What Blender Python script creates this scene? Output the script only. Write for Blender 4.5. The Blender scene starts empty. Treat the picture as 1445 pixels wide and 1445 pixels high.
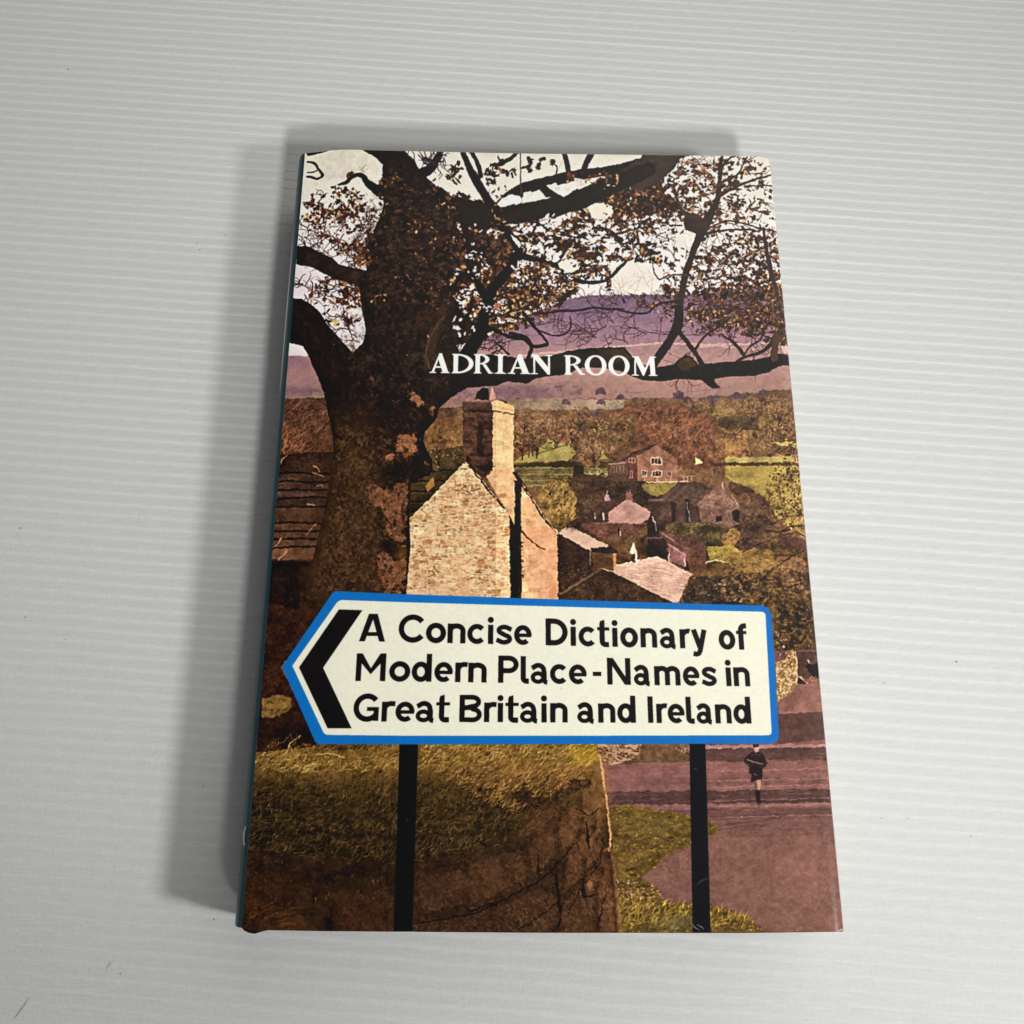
import bpy, bmesh, math
import numpy as np
from mathutils import Matrix, Vector

sc = bpy.context.scene
# ---------------------------------------------------------------- camera, world, lamps, exposure
BH = .223                 # height of the cover (m)
BW = .65 * BH             # width of the cover
BD = .025                 # thickness of the closed book
R = np.array([[.99990717, .00212274, .01345922], [.00626992, -.94867852, -.31617994], [.0120973, .31623497, -.94860376]])
CAM = np.array([.06108147, .01986102, .25723158 + BD])
cam_data = bpy.data.cameras.new('camera'); cam = bpy.data.objects.new('camera', cam_data); sc.collection.objects.link(cam)
cam_data.sensor_width = 36; cam_data.lens = 1400 / 1445 * 36; cam_data.clip_start = .01; cam_data.clip_end = 20
m = Matrix.Identity(4)
for i in range(3):
    m[i][0] = R[0, i]; m[i][1] = -R[1, i]; m[i][2] = -R[2, i]; m[i][3] = CAM[i]
cam.matrix_world = m; sc.camera = cam

world = bpy.data.worlds.new('World'); sc.world = world; world.use_nodes = True
wt = world.node_tree; wn = wt.nodes; wl = wt.links
bg = wn['Background']
# the room: dim grey all round, a paler wall and ceiling beyond the head of the book
tc = wn.new('ShaderNodeTexCoord'); dot = wn.new('ShaderNodeVectorMath'); dot.operation = 'DOT_PRODUCT'
dot.inputs[1].default_value = Vector((.55, .60, .58)).normalized()
ramp = wn.new('ShaderNodeValToRGB'); ramp.color_ramp.interpolation = 'EASE'
ramp.color_ramp.elements[0].position = .64; ramp.color_ramp.elements[0].color = (.080, .082, .085, 1)
ramp.color_ramp.elements[1].position = 1.0; ramp.color_ramp.elements[1].color = (1.25, 1.2, 1.12, 1)
wl.new(tc.outputs['Generated'], dot.inputs[0]); wl.new(dot.outputs['Value'], ramp.inputs['Fac']); wl.new(ramp.outputs['Color'], bg.inputs['Color'])
bg.inputs['Strength'].default_value = 1.0


def lamp(name, loc, target, watts, size, col, spread=math.pi):
    d = bpy.data.lights.new(name, 'AREA'); d.shape = 'DISK'; d.size = size; d.energy = watts; d.color = col; d.spread = spread
    o = bpy.data.objects.new(name, d); sc.collection.objects.link(o); o.location = loc
    o.rotation_euler = (Vector(target) - Vector(loc)).to_track_quat('-Z', 'Y').to_euler(); return o


lamp('lamp_right', (.378, -.086, .339 + BD), (.10, -.04, 0), 1.12, .058, (1., .99, .972), math.radians(152))
lamp('lamp_front', (.198, -.265, .400 + BD), (-.002, .635, .125), .86, .055, (1., .99, .975), math.radians(82))
sc.view_settings.view_transform = 'Standard'; sc.view_settings.look = 'None'; sc.view_settings.exposure = 0; sc.view_settings.gamma = 1
sc.render.film_transparent = False
sc.cycles.max_bounces = 6


# ---------------------------------------------------------------- helpers
def link(o, parent=None):
    sc.collection.objects.link(o)
    if parent: o.parent = parent
    return o


def mesh_obj(name, verts, faces, mats, parent=None, uvs=None, smooth=True, fm=None):
    me = bpy.data.meshes.new(name); me.from_pydata([tuple(v) for v in verts], [], faces); me.update()
    for mt in (mats if isinstance(mats, list) else [mats]): me.materials.append(mt)
    if fm: me.polygons.foreach_set('material_index', fm)
    if uvs is not None:
        l = me.uv_layers.new(name='UVMap'); idx = np.empty(len(me.loops), int); me.loops.foreach_get('vertex_index', idx)
        l.data.foreach_set('uv', np.asarray(uvs, np.float32)[idx].ravel())
    if smooth: me.polygons.foreach_set('use_smooth', [True] * len(me.polygons))
    return link(bpy.data.objects.new(name, me), parent)


def mat(name, col=(.5, .5, .5), rough=.5, spec=.5):
    mt = bpy.data.materials.new(name); mt.use_nodes = True; p = mt.node_tree.nodes['Principled BSDF']
    p.inputs['Base Color'].default_value = (*col, 1); p.inputs['Roughness'].default_value = rough; p.inputs['Specular IOR Level'].default_value = spec
    return mt, mt.node_tree.nodes, mt.node_tree.links, p


def noise(n, l, scale, detail=3, rough=.55, vec=None, dist=0.):
    t = n.new('ShaderNodeTexNoise'); t.inputs['Scale'].default_value = scale; t.inputs['Detail'].default_value = detail
    t.inputs['Roughness'].default_value = rough; t.inputs['Distortion'].default_value = dist
    if vec is not None: l.new(vec, t.inputs['Vector'])
    return t


def bump(n, l, p, height, strength, dist):
    b = n.new('ShaderNodeBump'); b.inputs['Strength'].default_value = strength; b.inputs['Distance'].default_value = dist
    l.new(height, b.inputs['Height']); l.new(b.outputs['Normal'], p.inputs['Normal']); return b


# ---------------------------------------------------------------- the ribbed white sheet under the book
PITCH = .00348; ANG = math.radians(-3.9)
mt, n, l, p = mat('sheet_plastic', (.70, .70, .685), .62, .2)
tcg = n.new('ShaderNodeTexCoord'); mp = n.new('ShaderNodeMapping'); mp.inputs['Scale'].default_value = (22, 160, 1); l.new(tcg.outputs['Object'], mp.inputs['Vector'])
n1 = noise(n, l, 9, 3, vec=tcg.outputs['Object']); n2 = noise(n, l, 9, 4, .6, vec=mp.outputs['Vector']); n3 = noise(n, l, 900, 3, .6, vec=tcg.outputs['Object'])
mx = n.new('ShaderNodeMix'); mx.data_type = 'RGBA'; mx.inputs[6].default_value = (.625, .642, .64, 1); mx.inputs[7].default_value = (.665, .67, .665, 1); l.new(n1.outputs['Fac'], mx.inputs[0])
mr = n.new('ShaderNodeMapRange'); mr.inputs[1].default_value = .3; mr.inputs[2].default_value = .7; mr.inputs[3].default_value = .95; mr.inputs[4].default_value = 1.035; l.new(n2.outputs['Fac'], mr.inputs[0])
ml = n.new('ShaderNodeMix'); ml.data_type = 'RGBA'; ml.blend_type = 'MULTIPLY'; ml.inputs[0].default_value = 1; l.new(mx.outputs[2], ml.inputs[6]); l.new(mr.outputs[0], ml.inputs[7]); 
# paler lines: inner ribs showing through, and light painted onto the rib fronts
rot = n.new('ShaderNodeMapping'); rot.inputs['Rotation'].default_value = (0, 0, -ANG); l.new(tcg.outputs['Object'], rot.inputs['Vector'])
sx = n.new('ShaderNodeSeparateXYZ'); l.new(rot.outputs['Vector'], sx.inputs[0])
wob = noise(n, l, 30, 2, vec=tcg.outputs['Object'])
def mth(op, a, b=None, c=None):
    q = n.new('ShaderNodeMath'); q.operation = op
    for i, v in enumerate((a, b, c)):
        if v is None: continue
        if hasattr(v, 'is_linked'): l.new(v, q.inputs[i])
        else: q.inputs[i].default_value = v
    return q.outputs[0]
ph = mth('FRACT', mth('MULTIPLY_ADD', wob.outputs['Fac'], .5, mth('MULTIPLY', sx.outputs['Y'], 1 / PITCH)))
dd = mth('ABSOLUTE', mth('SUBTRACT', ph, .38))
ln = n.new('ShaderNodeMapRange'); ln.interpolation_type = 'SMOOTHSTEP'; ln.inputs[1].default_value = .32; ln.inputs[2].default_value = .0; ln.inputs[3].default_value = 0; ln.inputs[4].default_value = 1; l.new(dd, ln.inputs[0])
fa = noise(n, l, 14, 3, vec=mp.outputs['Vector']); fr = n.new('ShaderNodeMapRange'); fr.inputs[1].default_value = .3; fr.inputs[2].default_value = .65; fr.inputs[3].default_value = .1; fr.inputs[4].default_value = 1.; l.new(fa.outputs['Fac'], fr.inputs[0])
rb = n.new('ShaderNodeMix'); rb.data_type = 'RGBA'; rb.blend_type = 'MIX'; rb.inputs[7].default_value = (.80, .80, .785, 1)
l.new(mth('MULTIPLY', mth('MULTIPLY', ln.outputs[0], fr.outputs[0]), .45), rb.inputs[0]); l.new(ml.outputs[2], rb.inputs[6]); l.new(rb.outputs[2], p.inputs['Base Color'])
ad = n.new('ShaderNodeMath'); ad.operation = 'ADD'; l.new(n2.outputs['Fac'], ad.inputs[0]); l.new(n3.outputs['Fac'], ad.inputs[1])
bump(n, l, p, ad.outputs[0], .5, .00022)
EXT = .7; rr = np.random.default_rng(3)
ys = []; zs = []
prof = [(0, 0), (.04, .12), (.11, .62), (.16, .9), (.21, 1.), (.32, .92), (.55, .58), (.80, .16), (.92, .02)]
k0 = int(-EXT / PITCH); k1 = int(EXT / PITCH)
for k in range(k0, k1):
    h = .00012 * rr.uniform(.65, 1.25); j = float(np.clip(rr.normal(0, .00006), -.0001, .0001))
    for a, b in prof:
        ys.append((k + a) * PITCH + j); zs.append(b * h)
NX = 57; xs = np.linspace(-EXT, EXT, NX); ys = np.array(ys); zs = np.array(zs)
ww = rr.normal(0, 1, (NX, len(range(k0, k1))))
for _ in range(2): ww[1:-1] = (ww[:-2] + ww[1:-1] + ww[2:]) / 3
ribw = np.repeat(ww, len(prof), axis=1)
X = np.repeat(xs[:, None], len(ys), 1); Yr = ys[None] + np.clip(ribw, -1, 1) * .00008; Z = zs[None] * (1 + ribw * .35)
und = .0005 * (np.sin(X * 9 + 1) * np.sin(Yr * 7 + 2) + .4 * np.sin(X * 23 + Yr * 17)) * 0
vv = np.stack([X * math.cos(ANG) - Yr * math.sin(ANG), X * math.sin(ANG) + Yr * math.cos(ANG), Z + und - .00014], -1).reshape(-1, 3)
NY = len(ys); fs = [(i * NY + j, (i + 1) * NY + j, (i + 1) * NY + j + 1, i * NY + j + 1) for i in range(NX - 1) for j in range(NY - 1)]
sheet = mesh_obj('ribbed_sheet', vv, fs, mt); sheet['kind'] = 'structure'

# ---------------------------------------------------------------- printed cover picture (flat print)
# The jacket print is drawn here stroke by stroke with numpy, in the measuring grid of the
# cover (one unit = 1/59 cm at the tail of the book), then laid flat on the cover plane.
S = 2.0
X0, Y0, CW, CH = 330, 200, 880, 1130
W_, H_ = int(CW * S), int(CH * S)
rng = np.random.default_rng(7)
img = np.zeros((H_, W_, 3), np.float32)
gx = (np.arange(W_, dtype=np.float32) + .5) / S + X0
gy = (np.arange(H_, dtype=np.float32) + .5) / S + Y0


def vnoise(cx, cy, seed):
    r = np.random.default_rng(seed)
    cx *= S; cy *= S
    g = r.random((int(H_ / cy) + 3, int(W_ / cx) + 3)).astype(np.float32)
    y = np.arange(H_, dtype=np.float32) / cy; x = np.arange(W_, dtype=np.float32) / cx
    yi = y.astype(int); xi = x.astype(int); fy = y - yi; fx = x - xi
    fy = fy * fy * (3 - 2 * fy); fx = fx * fx * (3 - 2 * fx)
    a = g[yi] * (1 - fy)[:, None] + g[yi + 1] * fy[:, None]
    return a[:, xi] * (1 - fx) + a[:, xi + 1] * fx


def fbm(c, seed, ax=1, ay=1, oct=3):
    out = 0; amp = 1; tot = 0
    for k in range(oct):
        out = out + amp * vnoise(c * ax / 2 ** k, c * ay / 2 ** k, seed + k * 17)
        tot += amp; amp *= .6
    return out / tot - .5


NC = fbm(60, 1); NM = fbm(16, 2); NF = fbm(5, 3, oct=2); NP = vnoise(1.1, 1.1, 4) - .5
ND = vnoise(1.6, 1.6, 9) - .5
WX = fbm(8, 5) * 6; WY = fbm(8, 6) * 6


def c3(c):
    return np.array(c, np.float32) / 255.


def box(x0, y0, x1, y1):
    i0 = max(0, int((y0 - Y0) * S)); i1 = min(H_, int((y1 - Y0) * S) + 2)
    j0 = max(0, int((x0 - X0) * S)); j1 = min(W_, int((x1 - X0) * S) + 2)
    return i0, i1, j0, j1


def pmask(pts, rough=0.):
    p = np.array(pts, np.float32); m = 2 + 4 * rough
    i0, i1, j0, j1 = box(p[:, 0].min() - m, p[:, 1].min() - m, p[:, 0].max() + m, p[:, 1].max() + m)
    if i1 <= i0 or j1 <= j0:
        return None
    out = np.zeros((i1 - i0, j1 - j0), np.float32)
    big = rough > 0
    subs = [(0, 0)] if big else [(-.125, -.125), (.125, .125), (-.125, .125), (.125, -.125)]
    for sx, sy in subs:
        X = gx[None, j0:j1] + sx; Y = gy[i0:i1, None] + sy
        if big:
            X = X + WX[i0:i1, j0:j1] * rough; Y = Y + WY[i0:i1, j0:j1] * rough
        ins = np.zeros(out.shape, bool)
        n = len(p)
        for k in range(n):
            xa, ya = p[k]; xb, yb = p[(k + 1) % n]
            if ya == yb:
                continue
            if big:
                c = (Y > min(ya, yb)) & (Y <= max(ya, yb))
                ins ^= c & (X < xa + (Y - ya) * (xb - xa) / (yb - ya))
            else:
                r = np.nonzero((Y[:, 0] > min(ya, yb)) & (Y[:, 0] <= max(ya, yb)))[0]
                if len(r):
                    xc = xa + (Y[r, 0] - ya) * (xb - xa) / (yb - ya)
                    ins[r] ^= X[0][None, :] < xc[:, None]
        out += ins
    return (i0, i1, j0, j1), out / len(subs)


def blend(b, m, col, a=1.):
    i0, i1, j0, j1 = b
    m = (m * a)[..., None]
    img[i0:i1, j0:j1] += (col - img[i0:i1, j0:j1]) * m


def tex(b, c, c2=None, var=.1, fine=.08, mix=NM, k=2.2):
    """a colour field: two inks mixed by the mid noise, plus fine grain"""
    i0, i1, j0, j1 = b
    c = c3(c); n = mix[i0:i1, j0:j1, None]
    if c2 is not None:
        t = np.clip(.5 + n * k, 0, 1); base = c * (1 - t) + c3(c2) * t
    else:
        base = c * (1 + n * var * 2)
    return base * (1 + NF[i0:i1, j0:j1, None] * fine * 2 + ND[i0:i1, j0:j1, None] * fine)


def poly(pts, c, c2=None, rough=0., a=1., var=.1, fine=.08, mix=NM, k=2.2):
    r = pmask(pts, rough)
    if r:
        blend(r[0], r[1], tex(r[0], c, c2, var, fine, mix, k), a)


def line(pts, w, c, a=1., wob=0.):
    """round stroke through pts with widths w (number or list)"""
    pts = [tuple(p) for p in pts]
    if not hasattr(w, '__len__'):
        w = [w] * len(pts)
    if len(w) != len(pts):
        w = list(np.interp(np.linspace(0, 1, len(pts)), np.linspace(0, 1, len(w)), w))
    col = c3(c)
    for (xa, ya), (xb, yb), wa, wb in zip(pts[:-1], pts[1:], w[:-1], w[1:]):
        m = max(wa, wb) / 2 + 1
        i0, i1, j0, j1 = box(min(xa, xb) - m, min(ya, yb) - m, max(xa, xb) + m, max(ya, yb) + m)
        if i1 <= i0 or j1 <= j0:
            continue
        X = gx[None, j0:j1] - xa; Y = gy[i0:i1, None] - ya
        if wob:
            X = X + WX[i0:i1, j0:j1] * wob; Y = Y + WY[i0:i1, j0:j1] * wob
        dx, dy = xb - xa, yb - ya; L = dx * dx + dy * dy + 1e-6
        t = np.clip((X * dx + Y * dy) / L, 0, 1)
        d = np.sqrt((X - t * dx) ** 2 + (Y - t * dy) ** 2)
        m = np.clip((((wa + (wb - wa) * t) / 2) - d) * S + .5, 0, 1)
        blend((i0, i1, j0, j1), m, col, a)


def smooth(pts, n=4):
    p = np.array(pts, float); q = np.vstack([2 * p[0] - p[1], p, 2 * p[-1] - p[-2]]); out = []
    for k in range(1, len(q) - 2):
        for t in np.arange(n) / n:
            a, b, c, d = q[k - 1], q[k], q[k + 1], q[k + 2]
            out.append(.5 * (2 * b + (c - a) * t + (2 * a - 5 * b + 4 * c - d) * t * t + (3 * b - a - 3 * c + d) * t ** 3))
    out.append(p[-1]); return np.array(out)


def branch(pts, w, c=(38, 28, 22), wob=.35, n=4):
    s = smooth(pts, n)
    ww = np.interp(np.linspace(0, 1, len(s)), np.linspace(0, 1, len(w)), w) if hasattr(w, '__len__') else [w] * len(s)
    line(s, list(ww), c, wob=wob)


def lnoise(b, c, seed, ax=1., ay=1., oct=3, gain=.6, sh=0.):
    """fractal noise over a box only, in print coordinates (sh shears it for wind-blown grass)"""
    i0, i1, j0, j1 = b; out = 0; amp = 1; tot = 0
    Y = (gy[i0:i1] - Y0)[:, None]; X = (gx[j0:j1] - X0)[None, :] + 400
    if sh: X = X + Y * sh
    for k in range(oct):
        r = np.random.default_rng(seed + 31 * k); g = r.random((256, 256)).astype(np.float32)
        x = X / (c * ax / 2 ** k) + k * 7.3; y = Y / (c * ay / 2 ** k) + k * 3.7
        xi = np.floor(x).astype(int); yi = np.floor(y).astype(int); fx = x - xi; fy = y - yi
        fx = fx * fx * (3 - 2 * fx); fy = fy * fy * (3 - 2 * fy)
        xi, yi = np.broadcast_arrays(xi & 255, yi & 255); x1 = (xi + 1) & 255; y1 = (yi + 1) & 255
        out = out + amp * ((g[yi, xi] * (1 - fx) + g[yi, x1] * fx) * (1 - fy) + (g[y1, xi] * (1 - fx) + g[y1, x1] * fx) * fy)
        tot += amp; amp *= gain
    return (out / tot - .5) * 2


def boxblur(m, r):
    for ax in (0, 1):
        for _ in range(2):
            n = m.shape[ax]; k = min(r, n // 2 - 1)
            if k < 1: return m
            p = np.concatenate([np.repeat(m.take([0], ax), k + 1, ax), m, np.repeat(m.take([-1], ax), k, ax)], ax)
            c = np.cumsum(p, ax, dtype=np.float64); m = ((c.take(range(2 * k + 1, 2 * k + 1 + n), ax) - c.take(range(0, n), ax)) / (2 * k + 1)).astype(np.float32)
    return m


_seed = [100]


def clump(P, dens, sc, dark, mid, lite=None, soft=8, k=7., a=1., ax=1., ay=1., oct=3, sh=0., lt=.3):
    """leafy or grassy mass: a noise field cut at a level, so it has ragged clumps and gaps"""
    p = np.array(P, float); m = soft + 2
    b = box(p[:, 0].min() - m, p[:, 1].min() - m, p[:, 0].max() + m, p[:, 1].max() + m); i0, i1, j0, j1 = b
    full = np.zeros((i1 - i0, j1 - j0), np.float32); r = pmask(P, 0)
    if not r: return
    (a0, a1, b0, b1), pm = r; full[a0 - i0:a1 - i0, b0 - j0:b1 - j0] = pm
    full = boxblur(full, int(soft * S / 2)); _seed[0] += 7; sd = _seed[0]
    n = lnoise(b, sc, sd, ax, ay, oct, .65, sh); q = lnoise(b, sc * 1.7, sd + 3, ax, ay, 3, .7, sh)
    msk = np.clip((n + (dens - .5) * 1.5 + (full - 1) * 2.2) * k + .5, 0, 1) * a
    t = np.clip(.5 + q * 1.6, 0, 1)[..., None]; col = c3(dark) * (1 - t) + c3(mid) * t
    if lite is not None:
        u = lnoise(b, sc * .55, sd + 5, ax, ay, 2, .6, sh); w = np.clip((u - lt) * 6, 0, 1)[..., None]; col = col * (1 - w) + c3(lite) * w
    img[i0:i1, j0:j1] += (col - img[i0:i1, j0:j1]) * msk[..., None]


def soft(x, y, rx, ry, c, a=.6, p=1.):
    """soft round tone, like an airbrush touch"""
    b = box(x - rx * 2.2, y - ry * 2.2, x + rx * 2.2, y + ry * 2.2); i0, i1, j0, j1 = b
    if i1 <= i0 or j1 <= j0: return
    d = ((gx[None, j0:j1] - x) / rx) ** 2 + ((gy[i0:i1, None] - y) / ry) ** 2
    m = np.exp(-d ** p) * np.clip(1 + NM[i0:i1, j0:j1] * 1.2, 0, 2); blend(b, np.clip(m, 0, 1), c3(c), a)


def grad(P, stops, rough=0., a=1., fine=.07, wav=10.):
    """polygon filled with a vertical run of colours [(y, colour), ...], the run itself uneven"""
    r = pmask(P, rough)
    if not r: return
    (i0, i1, j0, j1), m = r; Y = gy[i0:i1, None] + NC[i0:i1, j0:j1] * wav * 2 + NM[i0:i1, j0:j1] * wav * .6
    ys = [q[0] for q in stops]; cs = np.array([q[1] for q in stops]) / 255.
    col = np.stack([np.interp(Y, ys, cs[:, k]) for k in range(3)], -1)
    col = col * (1 + NF[i0:i1, j0:j1, None] * fine * 2 + ND[i0:i1, j0:j1, None] * fine)
    blend((i0, i1, j0, j1), m, col, a)


def ell(cx, cy, rx, ry, n=18):
    return [(cx + rx * math.cos(u), cy + ry * math.sin(u)) for u in np.linspace(0, 6.283, n + 1)[:-1]]


def weather(y0, y1, amp, warp):
    """photographic unevenness of everything painted so far: fine warp of edges, mottled tone in the darks"""
    b = (max(0, int((y0 - Y0) * S)), min(H_, int((y1 - Y0) * S)), 0, W_); i0, i1, j0, j1 = b
    if warp:
        wx = lnoise(b, 4.5, 901, oct=2) * warp * S; wy = lnoise(b, 4.5, 905, oct=2) * warp * S
        ii = np.clip((np.arange(i0, i1)[:, None] + wy), 0, H_ - 1).astype(int); jj = np.clip((np.arange(j0, j1)[None] + wx), 0, W_ - 1).astype(int)
        img[i0:i1] = img[ii, jj]
    sub = img[i0:i1]; lum = sub.mean(-1, keepdims=True); k = np.clip(1.1 - lum * 1.75, 0, 1)
    n = lnoise(b, 7, 911, 1.2, .9, 4, .8)[..., None]; q = lnoise(b, 34, 917, oct=3)[..., None]
    img[i0:i1] = sub * (1 + k * (n * amp * 1.5 + q * amp * .7))


def twig(x, y, ang, L, w, depth, c, curl=.55, a=.9):
    n = max(3, int(L / 4)); pts = [(x, y)]
    for k in range(n):
        ang += rng.normal(0, curl * .45); x += math.cos(ang) * L / n; y += math.sin(ang) * L / n
        pts.append((x, y))
        if depth > 0 and rng.random() < .42:
            twig(x, y, ang + rng.choice([-1, 1]) * rng.uniform(.5, 1.2), L * rng.uniform(.35, .65), w * .7, depth - 1, c, curl, a)
    line(pts, list(np.linspace(w, w * .5, len(pts))), c, a)


LEAF = [[(0, -1), (.28, -.35), (.9, -.5), (.45, .0), (.75, .55), (.2, .4), (0, .95), (-.25, .4), (-.8, .5), (-.45, 0), (-.85, -.45), (-.25, -.35)],
        [(0, -1.1), (.4, -.3), (.35, .4), (0, .9), (-.4, .35), (-.35, -.4)],
        [(-1, -.1), (-.3, -.45), (.3, -.3), (1, -.5), (.6, .1), (.8, .5), (.1, .35), (-.5, .5)],
        [(-1, 0), (-.2, -.35), (1, 0), (.1, .4)]]


def leaf(x, y, s, ang, c, a=1., kind=None):
    k = LEAF[rng.integers(len(LEAF)) if kind is None else kind]
    ca, sa = math.cos(ang) * s, math.sin(ang) * s; f = rng.uniform(.45, 1.)
    r = pmask([(x + u * ca - v * f * sa, y + u * sa + v * f * ca) for u, v in k])
    if r:
        blend(r[0], r[1], c3(c), a)


DARKL = [(46, 31, 26), (54, 37, 30), (38, 26, 23), (64, 43, 33), (76, 52, 38)]
MIDL = [(100, 69, 48), (118, 80, 54), (90, 58, 42), (80, 49, 37)]
GOLDL = [(166, 124, 74), (146, 104, 62), (184, 146, 94), (140, 92, 64)]


def leaves(cx, cy, rx, ry, n, smin=2.5, smax=5.5, mid=.3, gold=.08, clump=0, keep=None, tone=1.):
    if clump:
        cc = [(cx + rng.normal(0, .5) * rx, cy + rng.normal(0, .5) * ry) for _ in range(clump)]
    for _ in range(n):
        if clump:
            q = cc[rng.integers(clump)]; x = q[0] + rng.normal(0, 7); y = q[1] + rng.normal(0, 5)
        else:
            r = math.sqrt(rng.random()); t = rng.uniform(0, 6.283); x = cx + r * rx * math.cos(t); y = cy + r * ry * math.sin(t)
        if keep and not keep(x, y):
            continue
        u = rng.random(); pal = GOLDL if u < gold * .7 else MIDL if u < gold * .7 + mid * .6 else DARKL
        c = np.array(pal[rng.integers(len(pal))]) * tone * rng.uniform(.85, 1.15)
        leaf(x, y, rng.uniform(smin, smax), rng.uniform(0, 6.283), c)


def strokes(pts_fn, n, L, ang, spread, w, cols, a=.8, curve=.3):
    for _ in range(n):
        x, y = pts_fn(); an = math.radians(ang) + rng.normal(0, spread); l = L * rng.uniform(.5, 1.4)
        k = rng.normal(0, curve); q = [(x, y), (x + math.cos(an) * l * .5, y + math.sin(an) * l * .5),
                                      (x + math.cos(an) * l * .5 + math.cos(an + k) * l * .5, y + math.sin(an) * l * .5 + math.sin(an + k) * l * .5)]
        c = np.array(cols[rng.integers(len(cols))]) * rng.uniform(.8, 1.2)
        line(q, [w * .8, w, w * .4], c, a)


def inpoly(poly_):
    p = np.array(poly_, float); lo = p.min(0); hi = p.max(0)

    def test(x, y):
        ins = False; n = len(p)
        for k in range(n):
            xa, ya = p[k]; xb, yb = p[(k + 1) % n]
            if (ya > y) != (yb > y) and x < xa + (y - ya) * (xb - xa) / (yb - ya):
                ins = not ins
        return ins

    def f():
        while True:
            x, y = lo + rng.random(2) * (hi - lo)
            if test(x, y):
                return x, y
    return f


def dabs(P, n, s0, s1, cols, a=.9, flat=.6, ang=None, br=(.8, 1.2)):
    """small irregular dabs of ink inside polygon P"""
    f = inpoly(P)
    for _ in range(n):
        x, y = f(); c = np.array(cols[rng.integers(len(cols))]) * rng.uniform(*br); s = rng.uniform(s0, s1)
        leaf(x, y, s, rng.uniform(0, 6.28) if ang is None else ang + rng.normal(0, .3), c, a, rng.integers(1, 4))


def mixc(a, b, t):
    return tuple(np.array(a) * (1 - t) + np.array(b) * t)


def crown(P, c, c2, dark, lite, n, s=(1.2, 3.), rough=1.2, a=1.):
    """a distant tree crown: leafy mass with ragged soft edge, shaded hollows and lit sprays"""
    p = np.array(P, float); size = min(np.ptp(p[:, 0]), np.ptp(p[:, 1])); so = max(2., min(8., size * .12))
    clump(P, .98, max(3., min(9., size * .15)), c, c2, None, soft=so, k=3.5, a=a)
    cx, cy = p.mean(0)
    clump((p - [cx, cy]) * .95 + [cx, cy + size * .06], .42, max(2.6, min(9., size * .14)), dark, mixc(dark, c, .3), None, soft=so, k=2.6, a=.75 * a)
    clump((p - [cx, cy]) * .95 + [cx - size * .04, cy - size * .06], .34, max(2., min(5., size * .08)), mixc(lite, c2, .3), lite, None, soft=so, k=3, a=.6 * a)
    Q = (p - p.mean(0)) * 1.0 + p.mean(0)
    dabs(Q, int(n * .3), s[0] * .8, s[1] * .7, [dark, c], .5)
    dabs(Q, int(n * .3), s[0] * .6, s[1] * .6, [lite, c2], .5)


# ---- sky
b = (0, H_, 0, W_)
YY = gy[:, None, None]; XX = gx[None, :, None]
t = np.clip((YY - 215) / 230, 0, 1)
sky = c3((229, 222, 203)) * (1 - t) + c3((238, 227, 221)) * t
l = np.clip((560 - XX) / 140, 0, 1) * np.clip((YY - 285) / 90, 0, 1)
sky = sky * (1 - .75 * l) + c3((222, 206, 210)) * .75 * l
img[:] = sky * (1 + NM[..., None] * .05 + NP[..., None] * .025)
poly([(434, 225), (470, 212), (520, 212), (538, 240), (520, 262), (470, 250), (440, 262)], (222, 212, 188), rough=2, a=.5)

# ---- moor and hills
hill = [(400, 502), (440, 502), (560, 520), (640, 506), (668, 490), (700, 468), (740, 447), (775, 432), (800, 421), (830, 416.5), (880, 415.5), (960, 415), (1040, 410), (1125, 404), (1150, 600), (380, 620)]
grad(hill, [(405, (108, 84, 110)), (440, (122, 93, 118)), (470, (138, 104, 120)), (490, (150, 114, 112)), (515, (154, 116, 106)), (560, (142, 106, 96))], rough=.25)
soft(840, 432, 60, 12, (104, 80, 110), .5); soft(920, 470, 60, 12, (140, 104, 124), .5); soft(760, 480, 40, 12, (138, 102, 118), .5); soft(1060, 470, 40, 14, (140, 106, 124), .4)
soft(420, 512, 30, 8, (128, 92, 112), .7); soft(430, 535, 34, 10, (146, 106, 112), .7); soft(425, 552, 34, 7, (104, 76, 94), .6)
line(smooth([(735, 501), (790, 496), (850, 490), (890, 487), (940, 484), (1000, 486), (1080, 484), (1118, 482)]), 2.2, (206, 166, 152), .8, wob=.4)
line(smooth([(980, 489), (1020, 488), (1060, 492), (1110, 489)]), 3, (200, 160, 142), .6, wob=.6)
soft(900, 545, 90, 14, (152, 114, 101), .6); soft(1060, 535, 60, 12, (150, 113, 100), .6); soft(1040, 524, 40, 8, (128, 94, 112), .5)
soft(730, 552, 60, 12, (116, 84, 92), .8); clump([(640, 545), (720, 540), (800, 534), (830, 540), (820, 563), (640, 572)], .45, 5, (92, 66, 78), (110, 80, 88), None, k=3, ax=2, a=.6)
poly([(440, 552), (470, 556), (470, 568), (436, 566)], (150, 130, 104), rough=1, a=.6)
for q in [((870, 452), (900, 458), (950, 449)), ((760, 470), (800, 462), (840, 458)), ((960, 553), (1000, 550), (1030, 546)), ((880, 552), (900, 554), (915, 552)), ((700, 480), (730, 474), (760, 473))]:
    line(smooth(q), 1.2, (110, 74, 92), .5)
strokes(inpoly(hill), 420, 14, -10, .25, .8, [(112, 84, 110), (170, 134, 140), (150, 108, 118)], .3)

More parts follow.
